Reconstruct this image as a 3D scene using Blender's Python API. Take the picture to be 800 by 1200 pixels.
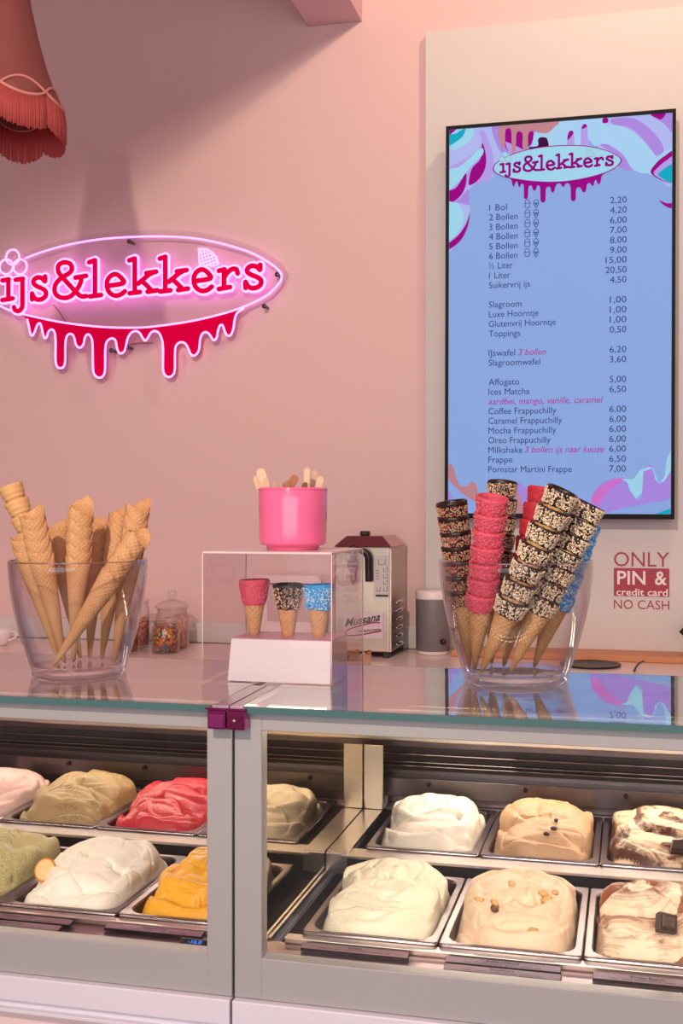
import bpy, bmesh, math, random
import numpy as np
from mathutils import Vector, Matrix, Euler
from mathutils.geometry import tessellate_polygon

for o in list(bpy.data.objects):
    bpy.data.objects.remove(o)
SC = bpy.context.scene
COL = SC.collection
PI = math.pi
random.seed(7)

# ------------------------------------------------------------------ camera
F = 1348.0                      # focal length in pixels of the 800 x 1200 frame
TH = math.radians(14.1)         # turned left of the wall's normal
CAM = Vector((0.0, 0.0, 1.54))
HOR = 595.0
FWD = Vector((-math.sin(TH), math.cos(TH), 0))
RGT = Vector((math.cos(TH), math.sin(TH), 0))
UP = Vector((0, 0, 1))
cd = bpy.data.cameras.new('camera')
cam = bpy.data.objects.new('camera', cd)
COL.objects.link(cam)
cd.sensor_fit = 'VERTICAL'
cd.sensor_height = 36.0
cd.sensor_width = 24.0
cd.lens = F / 1200.0 * 36.0
cd.shift_y = -(600.0 - HOR) / 1200.0
cd.clip_start = 0.02
cam.location = CAM
cam.rotation_euler = (PI / 2, 0, TH)
SC.camera = cam

# ------------------------------------------------------------------ world, lights, exposure
SC.view_settings.view_transform = 'Standard'
SC.view_settings.look = 'None'
SC.view_settings.gamma = 1.0
SC.view_settings.use_curve_mapping = False
SC.view_settings.exposure = 0.0
SC.cycles.use_denoising = True
SC.cycles.max_bounces = 14
SC.cycles.transparent_max_bounces = 40
SC.cycles.glossy_bounces = 6
SC.cycles.caustics_reflective = False
SC.cycles.caustics_refractive = False
SC.cycles.sample_clamp_indirect = 6.0

wd = bpy.data.worlds.new('sky')
SC.world = wd
wd.use_nodes = True
bg = wd.node_tree.nodes['Background']
bg.inputs['Color'].default_value = (0.95, 0.93, 0.98, 1)
bg.inputs['Strength'].default_value = 1.0

def lamp(name, kind, loc, target, energy, color, **kw):
    ld = bpy.data.lights.new(name, kind)
    ld.energy = energy
    ld.color = color
    for k, v in kw.items():
        setattr(ld, k, v)
    o = bpy.data.objects.new(name, ld)
    COL.objects.link(o)
    o.location = loc
    d = Vector(target) - Vector(loc)
    o.rotation_euler = d.to_track_quat('-Z', 'Y').to_euler()
    return o

# daylight falling in through the shop front behind the camera
lamp('daylight', 'AREA', (0.2, -2.9, 1.9), (0.0, 3.0, 1.3), 85, (1.0, 0.95, 0.97), shape='RECTANGLE', size=4.6, size_y=2.5)
# ceiling spot over the shop floor, lighting the back wall
lamp('ceiling_spot', 'SPOT', (-0.65, -1.26, 3.48), (-0.45, 4.08, 2.2), 425, (1.0, 0.80, 0.63), spot_size=1.5, spot_blend=0.7, shadow_soft_size=0.06)
# warm spot close to the menu board
lamp('menu_spot', 'SPOT', (0.25, 3.05, 4.05), (-0.22, 4.05, 2.85), 54, (1.0, 0.77, 0.47), spot_size=2.1, spot_blend=0.9, shadow_soft_size=0.05)

# ------------------------------------------------------------------ pixel helpers
def ray(px, py):
    u = (px - 400.0) / F
    v = (HOR - py) / F
    return FWD + RGT * u + UP * v

def at(px, py, Y):
    r = ray(px, py)
    return CAM + r * (Y / r.y)

def atz(px, py, z):
    r = ray(px, py)
    return CAM + r * ((z - CAM.z) / r.z)

def atd(px, py, D):
    return CAM + ray(px, py) * D

def onz(px, D, z):
    p = CAM + ray(px, HOR) * D
    p.z = z
    return p

# ------------------------------------------------------------------ materials
def lin(c):
    c = c / 255.0
    return c / 12.92 if c <= 0.04045 else ((c + 0.055) / 1.055) ** 2.4

def rgb(r, g, b):
    return (lin(r), lin(g), lin(b), 1.0)

class NT:
    def __init__(self, m):
        self.t = m.node_tree
    def n(self, kind, **kw):
        nd = self.t.nodes.new(kind)
        for k, v in kw.items():
            if k.startswith('i_'):
                nd.inputs[k[2:]].default_value = v
            else:
                setattr(nd, k, v)
        return nd
    def l(self, a, b):
        self.t.links.new(a, b)
    def math(self, op, a, b=None, c=None):
        nd = self.t.nodes.new('ShaderNodeMath')
        nd.operation = op
        for i, v in enumerate((a, b, c)):
            if v is None:
                continue
            if isinstance(v, (int, float)):
                nd.inputs[i].default_value = v
            else:
                self.l(v, nd.inputs[i])
        return nd.outputs[0]

def base_mat(name):
    m = bpy.data.materials.new(name)
    m.use_nodes = True
    b = m.node_tree.nodes['Principled BSDF']
    return m, NT(m), b

def mat(name, c, rough=0.5, metal=0.0, var=0.06, scale=6.0, bump=0.0, bscale=60.0, emit=None, es=0.0, spec=0.5, sss=0.0, coat=0.0):
    m, t, b = base_mat(name)
    tc = t.n('ShaderNodeTexCoord')
    nz = t.n('ShaderNodeTexNoise')
    nz.inputs['Scale'].default_value = scale
    nz.inputs['Detail'].default_value = 4
    t.l(tc.outputs['Object'], nz.inputs['Vector'])
    mx = t.n('ShaderNodeMix', data_type='RGBA')
    mx.inputs[6].default_value = tuple(min(1, x * (1 - var)) for x in c[:3]) + (1,)
    mx.inputs[7].default_value = tuple(min(1, x * (1 + var)) for x in c[:3]) + (1,)
    t.l(nz.outputs['Fac'], mx.inputs[0])
    t.l(mx.outputs[2], b.inputs['Base Color'])
    b.inputs['Roughness'].default_value = rough
    b.inputs['Metallic'].default_value = metal
    b.inputs['Specular IOR Level'].default_value = spec
    if coat:
        b.inputs['Coat Weight'].default_value = coat
        b.inputs['Coat Roughness'].default_value = 0.05
    if sss:
        b.inputs['Subsurface Weight'].default_value = sss
        b.inputs['Subsurface Radius'].default_value = (0.02, 0.012, 0.008)
        b.inputs['Subsurface Scale'].default_value = 0.5
    if emit:
        b.inputs['Emission Color'].default_value = emit
        b.inputs['Emission Strength'].default_value = es
    if bump:
        n2 = t.n('ShaderNodeTexNoise')
        n2.inputs['Scale'].default_value = bscale
        n2.inputs['Detail'].default_value = 5
        t.l(tc.outputs['Object'], n2.inputs['Vector'])
        bp = t.n('ShaderNodeBump')
        bp.inputs['Strength'].default_value = bump
        bp.inputs['Distance'].default_value = 0.003
        t.l(n2.outputs['Fac'], bp.inputs['Height'])
        t.l(bp.outputs['Normal'], b.inputs['Normal'])
    return m

def steel(name, c, rough=0.25, axis=0, streak=0.25):
    """brushed metal: noise stretched along one axis drives roughness and tone"""
    m, t, b = base_mat(name)
    tc = t.n('ShaderNodeTexCoord')
    mp = t.n('ShaderNodeMapping')
    sc = [220.0, 220.0, 220.0]
    sc[axis] = 3.0
    mp.inputs['Scale'].default_value = sc
    t.l(tc.outputs['Object'], mp.inputs['Vector'])
    nz = t.n('ShaderNodeTexNoise')
    nz.inputs['Scale'].default_value = 1.0
    nz.inputs['Detail'].default_value = 3
    t.l(mp.outputs['Vector'], nz.inputs['Vector'])
    mx = t.n('ShaderNodeMix', data_type='RGBA')
    mx.inputs[6].default_value = tuple(x * (1 - streak) for x in c[:3]) + (1,)
    mx.inputs[7].default_value = tuple(min(1, x * (1 + streak)) for x in c[:3]) + (1,)
    t.l(nz.outputs['Fac'], mx.inputs[0])
    t.l(mx.outputs[2], b.inputs['Base Color'])
    b.inputs['Metallic'].default_value = 1.0
    b.inputs['Roughness'].default_value = rough
    return m

def glass(name, tint, f0=0.05, rough=0.0, edge=None, gloss=(1, 1, 1, 1), power=5.0):
    """thin clear sheet: see-through, more mirror-like at grazing angles"""
    m = bpy.data.materials.new(name)
    m.use_nodes = True
    t = NT(m)
    m.node_tree.nodes.remove(m.node_tree.nodes['Principled BSDF'])
    out = m.node_tree.nodes['Material Output']
    lw = t.n('ShaderNodeLayerWeight')
    lw.inputs['Blend'].default_value = 0.5
    p = t.math('POWER', lw.outputs['Facing'], power)
    fac = t.math('MULTIPLY_ADD', p, 1.0 - f0, f0)
    tr = t.n('ShaderNodeBsdfTransparent')
    if edge:
        mx = t.n('ShaderNodeMix', data_type='RGBA')
        mx.inputs[6].default_value = tint
        mx.inputs[7].default_value = edge
        p3 = t.math('POWER', lw.outputs['Facing'], 3.0)
        t.l(p3, mx.inputs[0])
        t.l(mx.outputs[2], tr.inputs['Color'])
    else:
        tr.inputs['Color'].default_value = tint
    gl = t.n('ShaderNodeBsdfGlossy')
    gl.inputs['Roughness'].default_value = rough
    gl.inputs['Color'].default_value = gloss
    ms = t.n('ShaderNodeMixShader')
    t.l(fac, ms.inputs[0])
    t.l(tr.outputs[0], ms.inputs[1])
    t.l(gl.outputs[0], ms.inputs[2])
    t.l(ms.outputs[0], out.inputs['Surface'])
    return m

def glow(name, c, strength, gloss=0.0):
    m, t, b = base_mat(name)
    b.inputs['Base Color'].default_value = tuple(x * 0.3 for x in c[:3]) + (1,)
    b.inputs['Emission Color'].default_value = c
    b.inputs['Emission Strength'].default_value = strength
    b.inputs['Roughness'].default_value = 0.08 if gloss else 0.5
    b.inputs['Specular IOR Level'].default_value = gloss
    return m

def waffle(name, c_hi, c_lo, nang, nz, bump=0.5, groove=0.16):
    """pressed waffle lattice wrapped round the cone's own axis"""
    m, t, b = base_mat(name)
    tc = t.n('ShaderNodeTexCoord')
    sp = t.n('ShaderNodeSeparateXYZ')
    t.l(tc.outputs['Object'], sp.inputs[0])
    ang = t.math('ARCTAN2', sp.outputs[1], sp.outputs[0])
    a = t.math('MULTIPLY', ang, nang / (2 * PI))
    z = t.math('MULTIPLY', sp.outputs[2], nz)
    def tri(v):
        f = t.math('FRACT', v)
        f = t.math('SUBTRACT', f, 0.5)
        return t.math('ABSOLUTE', f)        # 0.5 on the line
    d1 = tri(t.math('ADD', a, z))
    d2 = tri(t.math('SUBTRACT', a, z))
    d = t.math('MAXIMUM', d1, d2)
    line = t.n('ShaderNodeMapRange')
    line.inputs['From Min'].default_value = 0.5 - groove
    line.inputs['From Max'].default_value = 0.5
    t.l(d, line.inputs['Value'])
    nz1 = t.n('ShaderNodeTexNoise')
    nz1.inputs['Scale'].default_value = 55
    nz1.inputs['Detail'].default_value = 5
    t.l(tc.outputs['Object'], nz1.inputs['Vector'])
    mx = t.n('ShaderNodeMix', data_type='RGBA')
    mx.inputs[6].default_value = c_lo
    mx.inputs[7].default_value = c_hi
    k = t.math('MULTIPLY_ADD', line.outputs[0], 0.55, t.math('MULTIPLY_ADD', nz1.outputs['Fac'], 1.1, -0.25))
    kk = t.n('ShaderNodeClamp')
    t.l(k, kk.inputs[0])
    t.l(kk.outputs[0], mx.inputs[0])
    t.l(mx.outputs[2], b.inputs['Base Color'])
    b.inputs['Roughness'].default_value = 0.62
    h = t.math('MULTIPLY_ADD', nz1.outputs['Fac'], 0.25, line.outputs[0])
    bp = t.n('ShaderNodeBump')
    bp.inputs['Strength'].default_value = bump
    bp.inputs['Distance'].default_value = 0.0012
    t.l(h, bp.inputs['Height'])
    t.l(bp.outputs['Normal'], b.inputs['Normal'])
    return m

def swirl_mat(name, c0, c1, amount=0.5, scale=14.0, dist=9.0, speck=None, sharp=0.12):
    """gelato with streaks of a second flavour running through it"""
    m, t, b = base_mat(name)
    tc = t.n('ShaderNodeTexCoord')
    at_ = t.n('ShaderNodeAttribute', attribute_name='fold')
    nz = t.n('ShaderNodeTexNoise')
    nz.inputs['Scale'].default_value = scale
    nz.inputs['Detail'].default_value = 4
    nz.inputs['Distortion'].default_value = 0.8
    t.l(tc.outputs['Object'], nz.inputs['Vector'])
    n3 = t.n('ShaderNodeTexNoise')                 # fine scraped streaks along the fold
    n3.noise_dimensions = '2D'
    n3.inputs['Scale'].default_value = 1.0
    n3.inputs['Detail'].default_value = 3
    cv = t.n('ShaderNodeCombineXYZ')
    t.l(t.math('MULTIPLY', at_.outputs['Fac'], 26.0), cv.inputs[0])
    t.l(t.math('MULTIPLY', nz.outputs['Fac'], 5.0), cv.inputs[1])
    t.l(cv.outputs[0], n3.inputs['Vector'])
    k = t.math('ADD', t.math('MULTIPLY', at_.outputs['Fac'], 0.55), t.math('MULTIPLY', nz.outputs['Fac'], 1.25))
    k = t.math('ADD', k, t.math('MULTIPLY', n3.outputs['Fac'], 0.55))
    rp = t.n('ShaderNodeMapRange')
    rp.inputs['From Min'].default_value = 1.75 - amount - sharp
    rp.inputs['From Max'].default_value = 1.75 - amount + sharp
    t.l(k, rp.inputs['Value'])
    fac = rp.outputs[0]
    mx = t.n('ShaderNodeMix', data_type='RGBA')
    mx.inputs[6].default_value = c0
    mx.inputs[7].default_value = c1
    t.l(fac, mx.inputs[0])
    t.l(mx.outputs[2], b.inputs['Base Color'])
    b.inputs['Roughness'].default_value = 0.45
    n2 = t.n('ShaderNodeTexNoise')
    n2.inputs['Scale'].default_value = 160
    t.l(tc.outputs['Object'], n2.inputs['Vector'])
    bp = t.n('ShaderNodeBump')
    bp.inputs['Strength'].default_value = 0.25
    bp.inputs['Distance'].default_value = 0.002
    t.l(n2.outputs['Fac'], bp.inputs['Height'])
    t.l(bp.outputs['Normal'], b.inputs['Normal'])
    return m

def gel_mat(name, c, rough=0.48, var=0.03, scale=20, bump=0.20):
    """plain gelato: fine scraped streaks running along its folds"""
    m, t, b = base_mat(name)
    tc = t.n('ShaderNodeTexCoord')
    at_ = t.n('ShaderNodeAttribute', attribute_name='fold')
    nz = t.n('ShaderNodeTexNoise')
    nz.inputs['Scale'].default_value = scale
    nz.inputs['Detail'].default_value = 4
    t.l(tc.outputs['Object'], nz.inputs['Vector'])
    mx = t.n('ShaderNodeMix', data_type='RGBA')
    mx.inputs[6].default_value = tuple(x * (1 - var) for x in c[:3]) + (1,)
    mx.inputs[7].default_value = tuple(min(1, x * (1 + var)) for x in c[:3]) + (1,)
    t.l(nz.outputs['Fac'], mx.inputs[0])
    t.l(mx.outputs[2], b.inputs['Base Color'])
    b.inputs['Roughness'].default_value = rough
    b.inputs['Subsurface Weight'].default_value = 0.12
    b.inputs['Subsurface Radius'].default_value = (0.01, 0.006, 0.004)
    b.inputs['Subsurface Scale'].default_value = 0.4
    n3 = t.n('ShaderNodeTexNoise')
    n3.noise_dimensions = '2D'
    n3.inputs['Scale'].default_value = 1.0
    n3.inputs['Detail'].default_value = 4
    cv = t.n('ShaderNodeCombineXYZ')
    t.l(t.math('MULTIPLY', at_.outputs['Fac'], 20.0), cv.inputs[0])
    t.l(t.math('MULTIPLY', nz.outputs['Fac'], 5.0), cv.inputs[1])
    t.l(cv.outputs[0], n3.inputs['Vector'])
    n2 = t.n('ShaderNodeTexNoise')
    n2.inputs['Scale'].default_value = 150
    n2.inputs['Detail'].default_value = 4
    t.l(tc.outputs['Object'], n2.inputs['Vector'])
    h = t.math('MULTIPLY_ADD', n2.outputs['Fac'], 0.35, n3.outputs['Fac'])
    bp = t.n('ShaderNodeBump')
    bp.inputs['Strength'].default_value = bump
    bp.inputs['Distance'].default_value = 0.006
    t.l(h, bp.inputs['Height'])
    t.l(bp.outputs['Normal'], b.inputs['Normal'])
    return m

def speck_mat(name, c0, c1, scale=260.0, size=0.22, cover=0.5):
    """gelato with fine crumbs sprinkled over part of it"""
    m, t, b = base_mat(name)
    tc = t.n('ShaderNodeTexCoord')
    vo = t.n('ShaderNodeTexVoronoi')
    vo.inputs['Scale'].default_value = scale
    t.l(tc.outputs['Object'], vo.inputs['Vector'])
    nz = t.n('ShaderNodeTexNoise')
    nz.inputs['Scale'].default_value = 16
    t.l(tc.outputs['Object'], nz.inputs['Vector'])
    a = t.math('LESS_THAN', vo.outputs['Distance'], size)
    c = t.math('GREATER_THAN', nz.outputs['Fac'], cover)
    f = t.math('MULTIPLY', a, c)
    mx = t.n('ShaderNodeMix', data_type='RGBA')
    mx.inputs[6].default_value = c0
    mx.inputs[7].default_value = c1
    t.l(f, mx.inputs[0])
    t.l(mx.outputs[2], b.inputs['Base Color'])
    b.inputs['Roughness'].default_value = 0.5
    n2 = t.n('ShaderNodeTexNoise')
    n2.inputs['Scale'].default_value = 120
    t.l(tc.outputs['Object'], n2.inputs['Vector'])
    bp = t.n('ShaderNodeBump')
    bp.inputs['Strength'].default_value = 0.3
    bp.inputs['Distance'].default_value = 0.002
    t.l(n2.outputs['Fac'], bp.inputs['Height'])
    t.l(bp.outputs['Normal'], b.inputs['Normal'])
    return m

def candy_mat(name, cols, scale, bump=0.8):
    """heap of small sweets: each cell its own colour"""
    m, t, b = base_mat(name)
    tc = t.n('ShaderNodeTexCoord')
    vo = t.n('ShaderNodeTexVoronoi')
    vo.inputs['Scale'].default_value = scale
    t.l(tc.outputs['Object'], vo.inputs['Vector'])
    sp = t.n('ShaderNodeSeparateColor')
    t.l(vo.outputs['Color'], sp.inputs[0])
    cr = t.n('ShaderNodeValToRGB')
    cr.color_ramp.interpolation = 'CONSTANT'
    el = cr.color_ramp.elements
    while len(el) < len(cols):
        el.new(0.5)
    for i, c in enumerate(cols):
        el[i].position = i / len(cols)
        el[i].color = c
    t.l(sp.outputs[0], cr.inputs[0])
    t.l(cr.outputs[0], b.inputs['Base Color'])
    b.inputs['Roughness'].default_value = 0.3
    inv = t.math('MULTIPLY', vo.outputs['Distance'], -1.0)
    bp = t.n('ShaderNodeBump')
    bp.inputs['Strength'].default_value = bump
    bp.inputs['Distance'].default_value = 0.006
    t.l(inv, bp.inputs['Height'])
    t.l(bp.outputs['Normal'], b.inputs['Normal'])
    return m

def wood_mat(name, c0, c1, axis=0, rough=0.5):
    m, t, b = base_mat(name)
    tc = t.n('ShaderNodeTexCoord')
    mp = t.n('ShaderNodeMapping')
    sc = [40.0, 40.0, 40.0]
    sc[axis] = 2.0
    mp.inputs['Scale'].default_value = sc
    t.l(tc.outputs['Object'], mp.inputs['Vector'])
    nz = t.n('ShaderNodeTexNoise')
    nz.inputs['Scale'].default_value = 1.0
    nz.inputs['Detail'].default_value = 6
    nz.inputs['Distortion'].default_value = 0.6
    t.l(mp.outputs['Vector'], nz.inputs['Vector'])
    mx = t.n('ShaderNodeMix', data_type='RGBA')
    mx.inputs[6].default_value = c0
    mx.inputs[7].default_value = c1
    t.l(nz.outputs['Fac'], mx.inputs[0])
    t.l(mx.outputs[2], b.inputs['Base Color'])
    b.inputs['Roughness'].default_value = rough
    return m

M = {}
M['wall_pink'] = mat('pink wall paint', rgb(228, 194, 192), 0.7, var=0.015, scale=1.5, bump=0.08, bscale=180)
M['white_panel'] = mat('white painted board', rgb(214, 208, 206), 0.55, var=0.01, bump=0.04, bscale=200)
M['ceiling'] = mat('pink ceiling paint', rgb(226, 190, 200), 0.75, var=0.02)
M['floor'] = mat('grey tile floor', rgb(150, 140, 138), 0.35, var=0.05)
M['frame_grey'] = mat('warm grey lacquered frame', rgb(164, 163, 163), 0.38, metal=0.0, var=0.015)
M['fascia'] = mat('white counter fascia', rgb(222, 219, 230), 0.4, var=0.01)
M['fascia_pink'] = mat('pale pink fascia', rgb(238, 214, 212), 0.4, var=0.01)
M['black'] = mat('black plastic', rgb(18, 17, 18), 0.4, var=0.1)
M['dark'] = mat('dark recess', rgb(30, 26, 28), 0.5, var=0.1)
M['gap'] = mat('black seal', rgb(10, 9, 10), 0.6, var=0.1)
M['steel'] = steel('brushed steel', rgb(200, 192, 190), 0.28, 0, 0.08)
M['steel_warm'] = steel('satin steel rail', rgb(225, 214, 200), 0.33, 0, 0.06)
M['steel_sill'] = steel('satin steel sill with painted pink reflection', rgb(150, 126, 130), 0.34, 0, 0.06)  # mauve is a pink reflection put into the steel's colour
M['steel_dark'] = steel('dark steel', rgb(110, 102, 104), 0.3, 0, 0.1)
M['pan'] = steel('pressed steel pan', rgb(118, 104, 110), 0.3, 0, 0.05)
M['chrome_purple_refl'] = steel('chrome with painted purple reflection', rgb(186, 80, 150), 0.12, 0, 0.2)  # purple stands for a reflection, painted into plain chrome
M['clip_pink_refl'] = steel('chrome with painted pink reflection', rgb(214, 96, 190), 0.15, 0, 0.2)  # magenta reflection painted into the chrome face
M['clip_dark'] = mat('speckled chrome with painted plum reflection', rgb(120, 40, 84), 0.2, metal=0.8, var=0.5, scale=180)
M['chrome'] = steel('polished chrome', rgb(225, 220, 225), 0.08, 0, 0.04)
M['glass_edge'] = mat('green glass edge', rgb(74, 112, 114), 0.12, var=0.12, scale=4)
M['glass_top'] = glass('counter top glass', (0.74, 0.755, 0.75, 1), 0.09, power=2.6)
M['glass_pane'] = glass('front pane glass', (0.97, 0.98, 0.98, 1), 0.02)
M['glass_side'] = glass('coated side glass', (0.50, 0.46, 0.40, 1), 0.42, gloss=(1.0, 0.86, 0.64, 1), power=4.0)
M['acrylic'] = glass('clear acrylic', (0.97, 0.95, 0.96, 1), 0.008, edge=(0.85, 0.78, 0.82, 1), power=8.0)
M['acrylic_top'] = mat('milky acrylic top', rgb(228, 205, 205), 0.25, var=0.02)
M['acrylic_edge'] = mat('polished acrylic edge', rgb(240, 214, 216), 0.2, var=0.02)
M['bowl'] = glass('clear moulded bowl', (0.975, 0.965, 0.97, 1), 0.035, edge=(0.50, 0.44, 0.50, 1), power=4.0)
M['jar'] = glass('clear jar glass', (0.97, 0.96, 0.96, 1), 0.05, edge=(0.55, 0.48, 0.50, 1), power=4.0)
M['sign_sheet'] = glass('clear sign sheet', (0.97, 0.95, 0.97, 1), 0.05)
M['neon'] = glow('pink white neon', (1.0, 0.34, 1.0, 1), 2.0)
M['neon_red'] = glow('red lit lettering', rgb(226, 0, 62), 0.85)
M['drip_red'] = glow('red lit drip', rgb(222, 0, 62), 0.70)
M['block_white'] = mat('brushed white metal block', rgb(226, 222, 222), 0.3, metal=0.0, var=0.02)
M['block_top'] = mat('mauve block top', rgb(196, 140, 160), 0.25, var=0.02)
M['bucket'] = mat('glossy pink plastic', rgb(242, 112, 160), 0.16, var=0.02, coat=0.4)
M['spoon'] = wood_mat('pale wooden spatula', rgb(232, 205, 176), rgb(214, 178, 142), 2)
M['spoon_brown'] = wood_mat('brown wooden spatula', rgb(190, 132, 92), rgb(160, 104, 70), 2)
M['board'] = wood_mat('oiled wood', rgb(214, 150, 108), rgb(186, 118, 76), 0)
M['worktop'] = mat('white worktop', rgb(232, 208, 208), 0.22, var=0.01)
M['waffle'] = waffle('rolled waffle', rgb(236, 188, 136), rgb(208, 152, 100), 15, 110, 0.8, 0.2)
M['waffle_pale'] = waffle('pale sugar cone waffle', rgb(242, 200, 146), rgb(194, 138, 82), 12, 88, 1.0, 0.17)
M['wafer'] = mat('pale pressed wafer', rgb(226, 178, 118), 0.65, var=0.10, scale=60, bump=0.4, bscale=300)
M['choc'] = mat('dark chocolate coating', rgb(38, 24, 22), 0.35, var=0.15, scale=40, bump=0.3, bscale=200)
M['pink_coat'] = mat('pink sugar coating', rgb(220, 82, 106), 0.5, var=0.14, scale=90, bump=1.0, bscale=240)
M['red_coat'] = mat('red sugar coating', rgb(204, 50, 66), 0.5, var=0.14, scale=90, bump=1.0, bscale=240)
M['blue_coat'] = mat('blue sugar coating', rgb(24, 158, 230), 0.45, var=0.2, scale=70, bump=0.7, bscale=240)
M['nut'] = mat('chopped nuts', rgb(246, 228, 196), 0.6, var=0.15, scale=90)
M['grain_mix'] = mat('fine brown sprinkles', rgb(206, 166, 136), 0.6, var=0.35, scale=160)
M['grain_red'] = mat('fine red sprinkles', rgb(196, 64, 74), 0.6, var=0.3, scale=160)
M['grain_green'] = mat('fine olive sprinkles', rgb(178, 172, 110), 0.6, var=0.3, scale=160)
M['grain_white'] = mat('white sugar grains', rgb(206, 236, 246), 0.5, var=0.1)
M['grain_blue'] = mat('blue sugar grains', rgb(60, 178, 236), 0.5, var=0.2, scale=80)
M['grain_pink'] = mat('pink sugar grains', rgb(244, 124, 144), 0.5, var=0.2, scale=80)

M['steel_body'] = steel('machine steel', rgb(190, 180, 166), 0.32, 2, 0.05)
M['lid'] = steel('machine lid steel', rgb(196, 150, 150), 0.18, 0, 0.05)
M['panel_grey'] = mat('grey control foil', rgb(200, 192, 194), 0.4, var=0.02)
M['badge'] = mat('silver badge', rgb(208, 192, 202), 0.35, var=0.02)
M['swoosh'] = mat('crimson swoosh', rgb(158, 24, 72), 0.4)
M['nozzle'] = glass('smoky clear nozzle', (0.80, 0.76, 0.78, 1), 0.10, edge=(0.45, 0.42, 0.44, 1), power=3.0)
M['white_plastic'] = mat('white plastic', rgb(234, 222, 222), 0.35, var=0.01)
M['white_plastic_pink'] = mat('pale plastic casing', rgb(232, 206, 206), 0.4, var=0.01)
M['screen_pale'] = mat('pale switched off screen', rgb(206, 172, 176), 0.2, var=0.02)
M['grey_plastic'] = mat('grey plastic', rgb(118, 112, 116), 0.45, var=0.03)
M['wire_pink'] = mat('thin pink wire', rgb(170, 110, 116), 0.5)
M['bezel'] = mat('black screen bezel', rgb(10, 10, 11), 0.5, var=0.05, spec=0.15)
SCR = 0.92
def scr(name, r, g_, b_, k=1.0): return glow(name, rgb(r, g_, b_), SCR * k)
M['scr_base'] = scr('lit periwinkle screen', 130, 160, 214)
M['scr_lil'] = scr('lit lilac', 164, 146, 220)
M['scr_lbl'] = scr('lit pale blue', 160, 172, 226)
M['scr_cya'] = scr('lit pale cyan', 146, 200, 224)
M['scr_cyb'] = scr('lit ice blue', 152, 194, 228)
M['scr_mag'] = scr('lit magenta', 142, 12, 126)
M['scr_pur'] = scr('lit violet', 156, 128, 212)
M['scr_pink'] = scr('lit orchid', 190, 108, 192)
M['scr_teal'] = scr('lit teal', 24, 158, 186)
M['scr_bei'] = scr('lit dusky rose', 176, 124, 134)
M['scr_plum'] = scr('lit plum', 62, 20, 58)
M['scr_grey'] = scr('lit grey', 150, 150, 180)
M['scr_ink'] = scr('lit navy lettering', 52, 62, 112)
M['scr_magt'] = scr('lit magenta lettering', 160, 34, 140)
M['scr_glass'] = glass('screen cover glass', (0.99, 0.99, 0.99, 1), 0.0, rough=0.05)
M['decal_red'] = mat('dark red foil', rgb(164, 10, 52), 0.4, var=0.02)
M['decal_white'] = mat('white foil', rgb(244, 232, 232), 0.4, var=0.01)
M['shade'] = mat('pink lamp fabric in shadow tone', rgb(138, 74, 70), 0.8, var=0.06, scale=25, bump=0.2, bscale=300)  # base colour darkened because the lampshade hangs in shadow
M['braid'] = mat('pink braid', rgb(216, 140, 130), 0.7, var=0.05, scale=90)
M['fringe'] = mat('salmon fringe', rgb(226, 112, 108), 0.7, var=0.12, scale=40)
_nt = M['fringe'].node_tree          # thin thread lets light through
_b = _nt.nodes['Principled BSDF']; _o = _nt.nodes['Material Output']
_tr = _nt.nodes.new('ShaderNodeBsdfTranslucent'); _tr.inputs['Color'].default_value = rgb(226, 84, 84)
_ms = _nt.nodes.new('ShaderNodeMixShader'); _ms.inputs[0].default_value = 0.45
_nt.links.new(_b.outputs[0], _ms.inputs[1]); _nt.links.new(_tr.outputs[0], _ms.inputs[2]); _nt.links.new(_ms.outputs[0], _o.inputs['Surface'])
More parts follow.
